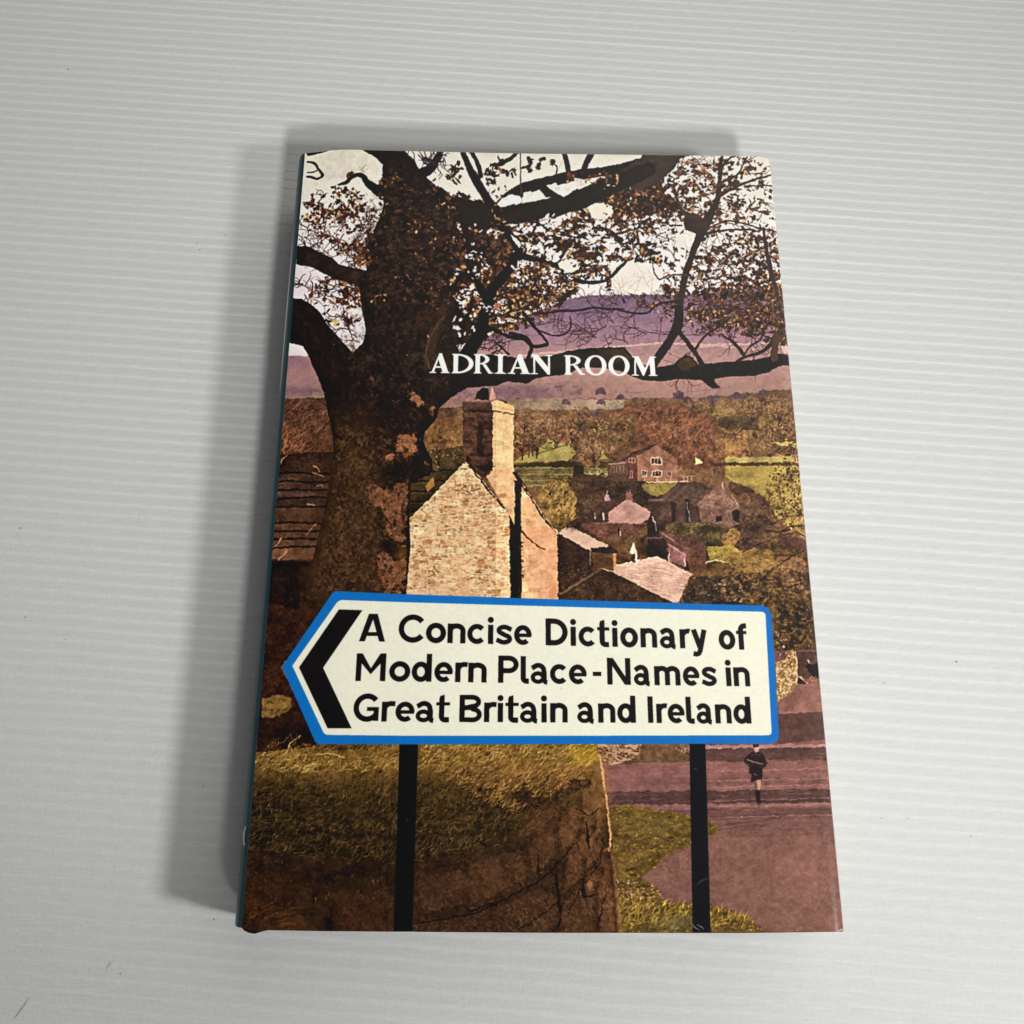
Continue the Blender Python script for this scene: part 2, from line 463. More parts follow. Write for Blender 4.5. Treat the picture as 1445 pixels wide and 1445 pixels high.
# valley base
poly([(400, 562), (640, 575), (724, 563), (800, 562), (1000, 560), (1150, 545), (1200, 1000), (380, 1000)], (112, 82, 58), (92, 66, 48), rough=.8, fine=.12)
poly([(716, 564), (790, 561), (880, 563), (880, 577), (790, 579), (716, 577)], (140, 118, 96), (120, 98, 80), rough=.5)
line([(716, 577.5), (790, 578.5), (880, 577)], 1.2, (96, 70, 66), .8, wob=.4)
line([(800, 562), (870, 563), (950, 562)], 1.4, (104, 70, 70), .8, wob=.4)
crown([(606, 590), (650, 588), (654, 650), (600, 655)], (96, 68, 44), (118, 84, 54), (60, 42, 30), (146, 108, 70), 260, (1, 2.4))
clump([(724, 580), (1140, 570), (1140, 660), (724, 660)], .5, 6, (66, 46, 34), (130, 98, 66), None, soft=6, k=2, a=.55, ax=1.3, oct=4)
# distant mauve trees
for x, y, r in [(798, 567, 7), (847, 552, 9), (848, 567, 7), (820, 588, 12), (838, 584, 9), (875, 560, 6), (957, 558, 10), (970, 566, 9), (976, 574, 8), (1003, 563, 9), (1010, 561, 7), (1040, 559, 8), (1055, 558, 7), (1076, 554, 7), (1092, 565, 7)]:
    P = [(x - r, y + r * .5), (x - r * .7, y - r * .5), (x, y - r * .8), (x + r * .8, y - r * .4), (x + r, y + r * .6)]
    crown(P, (94, 72, 74), (80, 60, 64), (68, 50, 56), (116, 88, 84), 26, (.8, 2), rough=.9)
# right olive woods
crown([(985, 585), (1010, 570), (1060, 566), (1110, 560), (1132, 570), (1140, 650), (1100, 640), (1020, 645), (985, 640)], (118, 92, 58), (94, 70, 46), (58, 42, 30), (154, 122, 76), 900, (1, 3))
crown([(1012, 588), (1050, 585), (1072, 590), (1070, 606), (1030, 608), (1012, 600)], (64, 50, 40), (80, 62, 46), (46, 34, 28), (104, 82, 54), 120, (1, 3))
strokes(inpoly([(1080, 560), (1132, 560), (1142, 650), (1080, 645)]), 160, 9, -20, .6, .9, [(170, 134, 84), (70, 48, 34), (60, 42, 34)], .7)
# middle woods
crown([(724, 580), (745, 573), (770, 582), (800, 586), (830, 590), (840, 640), (800, 640), (760, 650), (726, 650)], (98, 71, 54), (116, 86, 62), (58, 42, 34), (152, 118, 84), 520, (1, 2.8))
crown([(724, 600), (752, 600), (756, 640), (748, 660), (724, 660)], (116, 78, 52), (92, 62, 42), (60, 40, 30), (156, 112, 72), 160, (1, 2.5))
def tree(x, y, h, w, c, c2, lite, stem=(52, 38, 31)):
    for k in range(5):
        an = -1.57 + (k - 2) * .32 + rng.normal(0, .08); twig(x, y - h * .12, an, h * .62, 1.3, 2, stem, .45, .85)
    line([(x, y), (x + rng.normal(0, .6), y - h * .3)], [2.2, 1.4], stem, .9)
    clump(ell(x, y - h * .62, w * .55, h * .42), .52, 3.4, c, c2, None, soft=4, k=3.5, a=.8, oct=3)
    clump(ell(x - w * .06, y - h * .68, w * .48, h * .36), .36, 2.4, lite, lite, None, soft=4, k=4, a=.6, oct=2)


# green fields with shadows
poly([(754, 625), (775, 619), (806, 622), (812, 640), (800, 650), (724, 652), (732, 645), (750, 638)], (144, 130, 76), (126, 112, 64), rough=.5, fine=.06)
poly([(845, 634), (862, 630), (856, 648), (838, 648)], (138, 124, 70), rough=.5)
poly([(835, 598), (852, 600), (870, 604), (862, 612), (838, 610)], (150, 140, 76), rough=.6)
line([(752, 641), (775, 634), (803, 626)], 2.2, (96, 84, 48), .8, wob=.3)
for x, y, h in [(751, 643, 30), (783, 632, 20), (799, 628, 24), (745, 645, 18), (837, 658, 24), (842, 610, 18)]:
    line([(x, y), (x + rng.normal(0, 1.5), y - h * .6), (x + rng.normal(0, 2), y - h)], [2, 1.4, .7], (58, 40, 30), .9)
    for k in range(4):
        twig(x, y - h * (.5 + .1 * k), -1.57 + rng.normal(0, .8), h * .5, 1., 1, (62, 44, 32))
crown([(762, 600), (800, 596), (815, 612), (802, 626), (786, 624), (768, 618)], (126, 84, 58), (104, 70, 50), (66, 44, 34), (160, 118, 80), 160, (.9, 2.2), a=.8)
poly([(724, 655), (800, 650), (885, 652), (885, 662), (724, 658)], (52, 44, 28), (70, 58, 36), rough=.4)
poly([(724, 658), (885, 660), (880, 676), (840, 684), (724, 690)], (106, 94, 58), (84, 72, 46), rough=.5, fine=.12)
for k in range(7):
    y = 660 + k * 4.2
    line([(728, y), (770, y + rng.normal(0, 1)), (830, y + rng.normal(0, 1.5))], .9, (78, 62, 40) if k % 2 else (168, 148, 98), .6, wob=.4)
crown([(812, 640), (830, 630), (850, 636), (846, 658), (824, 660)], (98, 70, 50), (116, 86, 58), (58, 40, 32), (150, 118, 80), 120, (.8, 2))
poly([(809, 660), (816, 655), (824, 657), (823, 676), (810, 678)], (44, 34, 28), rough=.8)
line([(830, 668), (858, 669)], 1, (190, 160, 120), .7)
for x in (832, 842, 848, 856):
    line([(x, 664), (x, 669)], .9, (190, 160, 120), .7)
for q_ in [(736, 648, 58, 34), (757, 645, 60, 36), (786, 632, 44, 32), (806, 630, 46, 34), (740, 610, 30, 26), (818, 606, 34, 38), (842, 612, 30, 30), (838, 660, 56, 44), (872, 640, 60, 44), (1008, 668, 60, 50), (1040, 652, 50, 46), (1086, 650, 44, 40), (1120, 640, 60, 50), (985, 600, 40, 50), (1060, 600, 44, 50), (1100, 598, 40, 50)]:
    tree(*q_, (84, 60, 46), (108, 79, 57), (148, 114, 78))
# slope of dark shrubs in the village
poly([(800, 672), (850, 668), (910, 676), (945, 690), (1000, 700), (1060, 740), (1060, 850), (786, 850), (790, 745)], (68, 49, 38), (50, 37, 30), rough=2, fine=.16)
clump([(800, 672), (1060, 700), (1060, 850), (786, 850)], .5, 6, (40, 30, 25), (92, 68, 48), None, soft=6, k=2, a=.6, oct=4)
dabs([(800, 678), (905, 680), (940, 700), (850, 705), (815, 720)], 260, 1, 3, [(58, 48, 32), (92, 74, 46), (44, 34, 26)], .7)
poly([(905, 682), (953, 679), (965, 683), (948, 694), (925, 700), (908, 692)], (134, 116, 62), (108, 92, 50), rough=.6, fine=.1)
# big red-brown tree
crown([(868, 580), (890, 568), (930, 566), (965, 570), (1000, 584), (1016, 605), (1022, 640), (1012, 662), (985, 668), (955, 658), (925, 626), (892, 640), (862, 650), (858, 610)], (106, 68, 50), (88, 58, 44), (58, 38, 31), (146, 100, 72), 1300, (1, 3))
crown([(858, 590), (900, 580), (900, 630), (865, 655), (850, 640)], (98, 72, 50), (80, 57, 42), (50, 37, 29), (144, 112, 74), 320, (1, 2.6))
crown([(1010, 620), (1050, 612), (1060, 640), (1030, 652), (1012, 650)], (126, 92, 58), (98, 68, 44), (62, 44, 32), (166, 128, 82), 160, (1, 2.4))
strokes(inpoly([(900, 575), (1000, 585), (1018, 650), (960, 655)]), 200, 11, -60, .5, .9, [(140, 94, 70), (54, 37, 30), (160, 114, 86)], .45)
# upper right fields, hedge, slope
poly([(1022, 645), (1139, 643), (1142, 653), (1022, 652)], (148, 130, 76), (132, 112, 64), rough=.3)
poly([(1090, 624), (1138, 621), (1140, 632), (1110, 630)], (170, 154, 84), rough=.6, a=.8)
poly([(1022, 657), (1090, 656), (1142, 658), (1147, 760), (1100, 735), (1078, 700), (1050, 686), (1024, 674)], (146, 126, 66), (126, 106, 54), rough=.4, fine=.08)
for x0, x1 in [(1008, 1042), (1045, 1063), (1067, 1083), (1090, 1138)]:
    line([(x0, 654.6), (x1, 653.8)], 4.6, (64, 48, 32), .95, wob=.3)
crown([(1024, 676), (1050, 684), (1078, 700), (1088, 716), (1060, 712), (1030, 694)], (70, 48, 38), (88, 62, 46), (48, 32, 28), (110, 80, 54), 120, (1, 2.4))
poly([(980, 644), (992, 652), (981, 656)], (216, 198, 130))


# ---- far house with gable
poly([(858, 657), (884, 640), (884, 680), (856, 676)], (84, 62, 52), (66, 48, 42), rough=.3)
line([(859, 655), (883, 652)], 1.6, (150, 118, 108), .8)
for x in (862, 866, 870, 875, 879):
    line([(x, 656), (x, 666)], .8, (150, 124, 112), .6)
poly([(884, 645), (924, 628), (899, 643), (898.5, 679), (886, 678)], (84, 54, 46), (66, 42, 38), rough=.15)
line([(878, 649), (900, 636), (925, 628)], 3, (58, 42, 38), .9)
poly([(898.5, 643), (925, 628.5), (946, 640), (955, 650), (955, 679), (898.5, 679)], (138, 96, 78), (120, 83, 68), rough=.15, fine=.12)
for x0, y0, x1, y1 in [(918, 645, 933.5, 655.5), (919, 663, 934.5, 672.5), (905, 663, 913, 672.5), (941, 664, 948, 672), (887, 645, 896, 653), (888, 664, 893, 675)]:
    f = (200, 168, 140) if x0 > 900 and x0 < 940 else (150, 104, 88)
    poly([(x0, y0), (x1, y0), (x1, y1), (x0, y1)], f)
    n = max(1, round((x1 - x0) / 4.5)); wv = (x1 - x0 - 2) / n
    for k in range(n):
        poly([(x0 + 1.2 + k * wv, y0 + 1.3), (x0 + .4 + (k + 1) * wv, y0 + 1.3), (x0 + .4 + (k + 1) * wv, y1 - 1.4), (x0 + 1.2 + k * wv, y1 - 1.4)], (66, 44, 44))
line([(899, 675), (955, 677)], 1, (170, 120, 100), .6)
line([(912, 680), (945, 679.5), (970, 678)], 1.3, (214, 178, 140), .85)
for x in (910, 927, 946, 964, 970, 976):
    line([(x, 672), (x, 679)], 1, (200, 164, 140), .7)
line([(955, 671), (980, 672)], 1, (180, 140, 124), .7)

# ---- barn and stone gable
poly([(925, 707), (957, 680), (986, 680), (1012, 692), (990, 716), (945, 712)], (82, 62, 56), (66, 50, 46), rough=.3, fine=.14)
for k in range(9):
    line([(932 + k * 7, 706 + k * .8), (958 + k * 5, 684 + k * .8)], .9, (62, 44, 44) if k % 2 else (118, 86, 82), .55, wob=.3)
poly([(917, 706), (948, 709), (990, 715), (990, 742), (920, 738)], (54, 40, 38), (68, 50, 44), rough=.4)
line([(916, 705), (934, 704)], 3, (108, 84, 88), .8)
poly([(985, 708), (1005, 690), (1020, 690), (1040, 712), (1046, 736), (1030, 744), (989, 740)], (120, 90, 78), (98, 72, 64), rough=.4, fine=.2)
line([(976, 709), (1006, 689), (1018, 688)], 2.6, (96, 68, 66), .9)
dabs([(990, 708), (1010, 692), (1030, 705), (1030, 738), (990, 738)], 120, .8, 2, [(158, 114, 100), (84, 58, 54)], .6, ang=0)
poly([(1010, 728), (1018, 727), (1018, 735), (1010, 736)], (40, 28, 26))
poly([(1032, 722), (1040, 718), (1050, 728), (1047, 738), (1036, 736)], (38, 28, 28), rough=.3)
poly([(946, 707), (954, 709), (953, 736), (947, 735)], (36, 28, 28))
poly([(966, 703), (972, 704), (974, 738), (967, 738)], (44, 34, 34))
line([(970, 708), (971, 722), (973, 735)], 1.4, (170, 140, 130), .6, wob=.5)
line([(1019, 680), (1020, 688)], 1.5, (200, 170, 160), .8)
line([(1033, 698), (1042, 715)], 1.2, (180, 140, 130), .7, wob=.5)
crown([(940, 738), (1000, 736), (1040, 745), (1030, 760), (1010, 768), (960, 756), (935, 748)], (96, 82, 50), (70, 58, 40), (46, 38, 28), (140, 122, 74), 180, (.9, 2.4))
crown([(1040, 706), (1072, 700), (1086, 720), (1090, 760), (1070, 775), (1040, 770), (1044, 740)], (80, 58, 50), (98, 70, 56), (50, 37, 34), (136, 100, 78), 300, (1, 2.6))
crown([(1018, 752), (1036, 742), (1046, 752), (1036, 772), (1018, 768)], (140, 104, 62), (120, 92, 54), (80, 60, 40), (180, 142, 86), 70, (1, 2.4))
line([(1086, 690), (1084, 720), (1092, 744)], 1.2, (50, 36, 32), .7)

# ---- cottage with pink gable
poly([(818, 730), (856, 702), (886, 704), (860, 722), (858, 740), (820, 738)], (54, 40, 38), (68, 48, 44), rough=.4)
poly([(858.5, 722), (886, 705), (917, 722), (917, 730), (905, 738), (858.5, 738.5)], (158, 120, 108), (142, 106, 94), rough=.15, fine=.06)
line([(858.5, 722), (886, 704.5), (917.5, 722)], 1.4, (190, 146, 134), .7)
poly([(883, 694), (891, 694), (892, 706), (882, 706)], (124, 82, 76))
for x in (885, 889):
    line([(x, 690), (x, 695)], 1.6, (150, 112, 104), .9)
poly([(853, 698), (859, 698), (860, 706), (852, 706)], (140, 110, 116)); line([(856, 693), (856, 699)], 1.8, (160, 130, 134), .9)
line([(838.5, 723), (839.5, 731)], 2.2, (196, 168, 150), .9); line([(851, 724), (852, 732)], 2.2, (206, 178, 160), .9)
poly([(826, 738), (915, 738), (908, 750), (880, 766), (860, 762), (832, 752)], (88, 58, 50), (68, 46, 42), rough=.4, fine=.1)
dabs([(828, 740), (905, 740), (880, 762), (840, 755)], 110, .9, 2.2, [(108, 74, 62), (60, 40, 38)], .5, ang=0)
line([(833, 737), (912, 739)], 1.2, (128, 90, 80), .7)
line([(873, 746), (873.5, 756)], 2.6, (34, 26, 26), .95); line([(875, 749), (875.5, 756)], 1.2, (216, 190, 170), .9)
poly([(852, 762), (900, 750), (915, 745), (912, 790), (870, 795), (852, 770)], (66, 46, 34), (86, 62, 42), rough=.5, fine=.16)
poly([(880, 762), (912, 742), (914, 752), (886, 776)], (104, 80, 54), (86, 64, 46), rough=.3)

# ---- sunlit lean roof left, dark wall under it
poly([(784, 752), (833, 777), (835, 812), (860, 850), (785, 850)], (44, 30, 26), (60, 42, 32), rough=.3, fine=.2)
poly([(788, 751), (797, 744), (807, 743.5), (857, 768.5), (856, 772), (838, 773), (834, 776)], (180, 148, 124), (164, 132, 110), rough=.15, fine=.07)
line([(789, 752), (834, 777)], 1.6, (216, 180, 156), .8)
dabs([(786, 742), (812, 738), (808, 746), (790, 748)], 36, 1, 2.4, [(54, 40, 30), (150, 120, 84)], .9)
dabs([(786, 790), (830, 800), (850, 846), (790, 846)], 240, .9, 2.6, [(84, 66, 46), (30, 22, 20), (104, 84, 58)], .6)
# chimney stack
poly([(836, 776), (866, 778), (868, 806), (850, 812), (836, 806)], (98, 68, 46), (76, 52, 38), rough=.2, fine=.12)
poly([(832, 773), (860, 771), (872, 776), (870, 781), (834, 779)], (44, 32, 30), rough=.2)
poly([(865, 780), (869.5, 780), (869.5, 805), (866, 808)], (176, 128, 78), (150, 104, 62))
line([(833, 777), (832, 796)], 1.4, (150, 122, 108), .7)
# dark chimney group right
poly([(913, 736), (918, 727), (924, 728), (927, 745), (940, 760), (941, 790), (930, 786), (913, 784)], (34, 25, 25), (48, 36, 32), rough=.3)
line([(920, 729), (924, 736), (925, 748)], 1.6, (200, 176, 164), .8, wob=.4)
line([(913, 759), (934, 758.5)], 1.8, (120, 96, 90), .7)
dabs([(915, 762), (940, 762), (938, 784), (915, 780)], 40, .8, 2, [(64, 48, 38), (24, 18, 18)], .7)
# roofs beyond
poly([(928, 748), (996, 762), (996, 785), (966, 784), (945, 772)], (92, 64, 56), (76, 52, 48), rough=.25, fine=.08)
line([(930, 749), (950, 762)], 1.3, (150, 108, 100), .7)
poly([(942, 766), (968, 780), (967, 800), (944, 792)], (140, 96, 96), (118, 80, 78), rough=.2)
line([(945, 770), (967, 783)], 1.2, (190, 140, 130), .7); line([(943.5, 780), (943, 792)], 1.6, (216, 180, 160), .8); line([(966, 788), (966, 799)], 1.6, (216, 180, 160), .8)
poly([(968, 785), (996, 786), (998, 812), (975, 812)], (104, 68, 50), (84, 56, 44), rough=.3)
line([(944, 793), (978, 812)], 2.6, (170, 120, 112), .8)
# big sunlit slate roof
roof = [(869, 797.5), (926.5, 784.5), (975, 811), (957, 849), (948, 849), (866, 807)]
poly(roof, (184, 148, 126), (166, 130, 112), rough=.05, fine=.07)
f = inpoly(roof)
for _ in range(230):
    x, y = f(); L = rng.uniform(3, 11)
    line([(x, y), (x + L, y + L * .12)], rng.uniform(.6, 1.2), (226, 190, 164) if rng.random() < .45 else (140, 98, 84), .5)
poly([(869, 797), (926.5, 784), (940, 791), (890, 802)], (224, 192, 164), a=.35, rough=.3)
line([(870, 797), (926.5, 784.8)], 1.5, (234, 206, 176), .8); line([(926.5, 784.8), (974, 811)], 1.3, (230, 196, 170), .7)
line([(848, 801), (866, 807), (948, 849)], 1.4, (196, 156, 130), .8)
# finial
poly([(888.5, 779), (892.5, 765), (894, 765), (898, 779), (899.5, 795), (896, 797), (895, 781), (891, 781)], (222, 196, 170))
poly([(890, 781), (895, 781), (896, 794), (891, 793)], (60, 42, 38)); line([(903, 776), (904, 790)], 2, (112, 74, 56), .9)
# dark front gable
poly([(785, 850), (788, 838), (820, 818), (848, 801), (868, 812), (948, 850)], (48, 34, 28), (64, 46, 34), rough=.12, fine=.2)
line([(790, 838), (818, 821), (848, 802)], 3.2, (98, 72, 56), .9, wob=.2); line([(796, 838), (846, 808)], 1.4, (36, 26, 24), .9)
dabs([(800, 838), (848, 808), (920, 845), (800, 848)], 240, .9, 2.4, [(84, 60, 42), (30, 22, 20), (100, 74, 50)], .55, ang=.1)

for q_ in [(812, 700, 10, 8), (905, 700, 12, 6), (930, 742, 14, 8), (1062, 744, 12, 12), (812, 742, 12, 5), (905, 776, 9, 9), (1000, 748, 20, 6), (960, 745, 10, 8), (1050, 690, 14, 6), (880, 690, 18, 6)]:
    soft(*q_, (38, 29, 25), .6)
clump([(800, 690), (850, 690), (850, 735), (815, 740)], .5, 4, (44, 34, 28), (78, 58, 42), (124, 98, 70), k=3, a=.7, oct=3, lt=.5)

# ---- round bush
crown([(758, 690), (775, 676), (800, 678), (813, 700), (812, 728), (795, 745), (775, 740), (760, 715)], (128, 98, 54), (104, 78, 44), (58, 44, 28), (168, 134, 80), 420, (1, 2.8))
strokes(inpoly([(765, 685), (805, 685), (810, 735), (785, 740)]), 170, 9, -55, .5, .9, [(180, 146, 90), (60, 46, 30)], .6)
dabs([(778, 668), (800, 672), (806, 682), (776, 680)], 40, 1, 2.4, [(58, 46, 30), (76, 62, 38)], .8)

# ---- lower right shrubbery
P = [(955, 850), (975, 810), (1000, 800), (1000, 786), (1022, 776), (1060, 775), (1090, 760), (1150, 770), (1160, 925), (1090, 925), (1090, 865)]
crown(P, (88, 66, 40), (64, 48, 32), (40, 30, 24), (130, 98, 58), 2600, (1.1, 3.2))
crown([(996, 770), (1035, 768), (1050, 780), (1040, 795), (1000, 792)], (146, 126, 58), (118, 98, 50), (74, 56, 36), (172, 150, 80), 160, (.9, 2.4))
crown([(1020, 782), (1060, 772), (1090, 775), (1100, 800), (1060, 810), (1030, 800)], (126, 96, 52), (104, 80, 46), (62, 46, 32), (166, 130, 74), 320, (1, 2.6))
crown([(1095, 782), (1135, 785), (1142, 830), (1110, 840), (1095, 815)], (114, 80, 56), (92, 66, 46), (58, 42, 32), (150, 110, 80), 220, (1, 2.6))
crown([(960, 840), (985, 812), (1030, 812), (1050, 840), (1045, 856), (965, 852)], (46, 36, 30), (62, 48, 36), (28, 22, 22), (112, 92, 72), 420, (1, 2.6))
crown([(1098, 850), (1135, 846), (1150, 870), (1130, 890), (1100, 885)], (48, 36, 28), (62, 48, 36), (32, 24, 22), (96, 74, 50), 220, (1, 2.6))
line([(996, 793), (1010, 790), (1022, 792)], 1.6, (214, 186, 130), .8, wob=.4)
for _ in range(14):
    x, y = rng.uniform(960, 1050), rng.uniform(820, 850); line([(x, y), (x + rng.uniform(1, 4), y - 1)], 1, (214, 196, 180), .7)
clump([(960, 815), (1090, 800), (1150, 800), (1158, 920), (1095, 925), (1090, 862), (960, 850)], .42, 7, (36, 28, 23), (50, 38, 29), None, soft=8, k=2.2, a=.7, oct=4)
clump([(1020, 790), (1150, 780), (1158, 920), (1095, 925), (1090, 862), (1000, 850)], .36, 3, (128, 98, 62), (156, 122, 80), None, soft=8, k=4, a=.55, ax=1.3, oct=3)
clump([(1050, 690), (1145, 640), (1150, 790), (1060, 790)], .40, 4, (58, 42, 34), (92, 68, 46), None, soft=10, k=5, a=.7, ax=1.4, ay=.8, oct=3)
# thin branches on the right side
for q, w in [([(1048, 778), (1070, 768), (1092, 758), (1110, 745), (1128, 740), (1145, 742)], 1.6), ([(1080, 748), (1104, 750), (1125, 742), (1145, 738)], 1.8),
             ([(1085, 740), (1110, 730), (1142, 724)], 1.4), ([(1095, 760), (1120, 752), (1144, 756)], 1.6), ([(1075, 815), (1100, 795), (1130, 778), (1147, 770)], 1.6),
             ([(1120, 826), (1135, 820), (1148, 812)], 2), ([(1090, 822), (1110, 828), (1120, 826)], 1.2), ([(1105, 605), (1120, 612), (1133, 604)], 1.4), ([(1106, 634), (1120, 624), (1134, 616)], 1.6),
             ([(1100, 700), (1120, 715), (1143, 732)], 1.2)]:
    branch(q, [w, w * .7], (46, 32, 28), n=3)
leaves(1125, 690, 28, 60, 430, .9, 2.8, .4, .15)
leaves(1105, 715, 30, 30, 160, .8, 2.2, .4, .2)
leaves(1112, 668, 30, 12, 130, .8, 2.4, .3, .05)
leaves(1120, 600, 20, 30, 160, .8, 2.4, .4, .25)
poly([(1132, 640), (1150, 640), (1165, 925), (1146, 925)], (70, 46, 40), rough=.9, a=.45)
poly([(1095, 755), (1150, 760), (1150, 776), (1100, 774)], (66, 44, 42), (84, 58, 50), rough=.6, a=.85)

# ---- street at right of the sign
poly([(1085, 918), (1180, 915), (1205, 1335), (840, 1335), (840, 1030), (1085, 1030)], (112, 78, 73), (102, 71, 67), rough=0, fine=.05)
poly([(1118, 917), (1166, 917), (1168, 955), (1120, 958)], (84, 60, 58), (70, 50, 48), rough=.2, fine=.1)
line([(1122, 919), (1165, 917.5)], 1.2, (120, 90, 84), .7)
poly([(1137, 940), (1140, 933), (1144, 938), (1150, 937), (1157, 933), (1163, 936), (1164, 950), (1153, 955), (1146, 954)], (34, 26, 28), rough=.2)
line([(1140, 931), (1141.5, 935)], 2, (190, 160, 140), .9); line([(1158, 932.5), (1159, 936)], 1.8, (170, 140, 124), .9)
dabs([(1140, 954), (1166, 951), (1166, 962), (1142, 963)], 60, 1, 2, [(176, 120, 88), (112, 74, 60)], .9)
poly([(1122, 966), (1168, 962), (1171, 1003), (1098, 1008), (1100, 992)], (132, 92, 84), (118, 82, 76), rough=.2, fine=.05)
poly([(1108, 986), (1128, 970), (1134, 975), (1118, 1002), (1104, 1003)], (104, 72, 66), a=.6, rough=.5)
poly([(1097, 1007), (1171, 1003), (1175, 1042), (1097, 1050)], (88, 62, 62), (76, 54, 54), rough=.3, fine=.05)
wall_r = [(1094, 934), (1104, 932), (1112, 922), (1119, 914), (1124, 932), (1125, 966), (1113, 978), (1096, 992)]
poly(wall_r, (150, 116, 78), (126, 94, 62), rough=.5, fine=.16)
dabs(wall_r, 170, 1.2, 2.5, [(226, 192, 140), (204, 166, 110)], .9, ang=.3)
dabs(wall_r, 130, .6, 1.4, [(96, 66, 42), (120, 84, 52)], .8, ang=.3)
clump(wall_r, .46, 3.2, (222, 188, 136), (200, 164, 112), None, soft=1, k=5, a=.75, oct=2)
clump(wall_r, .36, 2.4, (84, 58, 40), (104, 74, 50), None, soft=1, k=5, a=.7, oct=2)
line([(1122, 918), (1124, 935), (1125, 958)], 1.2, (236, 204, 156), .8)
dabs([(1093, 890), (1110, 900), (1114, 918), (1098, 932)], 80, 1, 2.4, [(60, 42, 34), (196, 160, 130), (44, 32, 28)], .85)
line([(1124, 953), (1130, 955), (1134, 961), (1139, 963)], 1.5, (210, 176, 150), .85); poly([(1125, 957), (1137, 962), (1134, 965), (1125, 963)], (50, 36, 34))
# road bands in shadow and sun
bands = [(1050, 1055, (148, 104, 104), 0), (1055, 1073, (80, 58, 58), 0), (1073, 1106, (118, 80, 78), 0), (1096, 1106, (100, 69, 70), .5), (1106, 1114, (122, 84, 82), .7), (1114, 1133, (72, 52, 54), .9), (1133, 1139, (122, 87, 84), .8), (1140, 1156, (90, 64, 64), .6), (1160, 1172, (96, 68, 67), .5), (1176, 1184, (102, 72, 69), .4)]
for y0, y1, c, a in bands:
    poly([(850, y0 + 3), (1000, y0 + 1), (1190, y0 - 1), (1190, y1 - 2), (1000, y1 + 1), (850, y1 + 3)], c, rough=.7, a=a if a else .95, fine=.05)
road = [(850, 1062), (1184, 1055), (1200, 1320), (850, 1320)]
strokes(inpoly([(850, 1070), (1186, 1060), (1190, 1185), (850, 1180)]), 520, 34, -3, .05, 1.1, [(142, 98, 96), (90, 63, 64), (108, 75, 74)], .28, .05)
for y in (1086, 1100, 1109, 1128, 1136, 1152):
    line(smooth([(1000, y + 2), (1060, y), (1120, y - 1), (1185, y - 3)]), .9, (178, 130, 122), .5, wob=.5)
for q in [((1004, 1153), (1060, 1150), (1130, 1146)), ((1020, 1164), (1070, 1158), (1110, 1150)), ((1075, 1188), (1120, 1184), (1170, 1178)), ((1000, 1175), (1030, 1168), (1080, 1164))]:
    line(smooth(q), 2, (78, 54, 58), .6, wob=.6)
poly([(905, 1238), (940, 1212), (975, 1195), (1010, 1182), (1190, 1178), (1200, 1320), (1100, 1320), (1040, 1285), (980, 1270), (945, 1262)], (118, 83, 76), (106, 75, 69), rough=.8, fine=.07, mix=NC, k=2)
dabs([(950, 1215), (1190, 1185), (1194, 1310), (1080, 1310), (950, 1260)], 1500, .5, 1.3, [(160, 116, 106), (98, 68, 64), (112, 80, 76)], .42, ang=0)
soft(1065, 1240, 30, 24, (108, 80, 70), .5); soft(1100, 1290, 30, 16, (104, 78, 66), .5); soft(1140, 1220, 40, 40, (142, 98, 90), .4)
# stone footing under the sign
foot = [(838, 1050), (905, 1050), (908, 1060), (890, 1072), (862, 1080), (846, 1070)]
poly(foot, (176, 142, 112), (150, 116, 88), rough=.4)
for _ in range(70):
    x, y = inpoly(foot)(); line([(x, y), (x + rng.uniform(-4, 4), y + rng.uniform(-1, 3)), (x + rng.uniform(2, 6), y + rng.uniform(1, 4))], 1, (70, 46, 36), .85)
poly([(905, 1050), (972, 1050), (972, 1074), (880, 1077), (900, 1064)], (84, 62, 48), (104, 78, 60), rough=.6, fine=.2)
dabs([(952, 1050), (972, 1050), (972, 1062), (955, 1060)], 18, 1.2, 2.4, [(200, 160, 136)], .8)
dabs([(996, 1050), (1022, 1050), (1020, 1056), (998, 1056)], 18, 1, 2, [(206, 176, 160), (84, 60, 56)], .8)
# grass verge
verge = [(858, 1136), (885, 1134), (930, 1142), (985, 1152), (1008, 1160), (1015, 1174), (985, 1190), (950, 1202), (925, 1222), (906, 1238), (930, 1255), (938, 1272), (1000, 1275), (1050, 1290), (1085, 1316), (868, 1316)]
clump(verge, .96, 6, (112, 88, 46), (84, 66, 38), (146, 116, 54), soft=3, k=5, ax=1.5, ay=.7, oct=4, lt=.4)
clump(verge, .46, 5, (56, 46, 30), (78, 64, 36), None, soft=5, k=2, ax=1.8, ay=.6, a=.65, oct=4)
poly([(875, 1150), (960, 1158), (1005, 1164), (1000, 1174), (930, 1180), (880, 1178)], (92, 80, 44), rough=2.5, a=.35)
dabs(verge, 1500, .8, 2.4, [(164, 136, 60), (84, 68, 38), (146, 116, 48), (66, 52, 34), (112, 90, 46)], .5, ang=.1)
strokes(inpoly([(870, 1262), (940, 1275), (1000, 1280), (1050, 1292), (1070, 1312), (872, 1312)]), 420, 10, -62, .4, 1.1, [(196, 158, 66), (150, 118, 50), (96, 78, 42)], .7)
dabs([(868, 1238), (925, 1248), (935, 1266), (870, 1270)], 170, .8, 2.4, [(160, 124, 90), (70, 52, 40), (196, 160, 124)], .8, ang=.1)
soft(960, 1302, 32, 11, (80, 72, 52), .8)
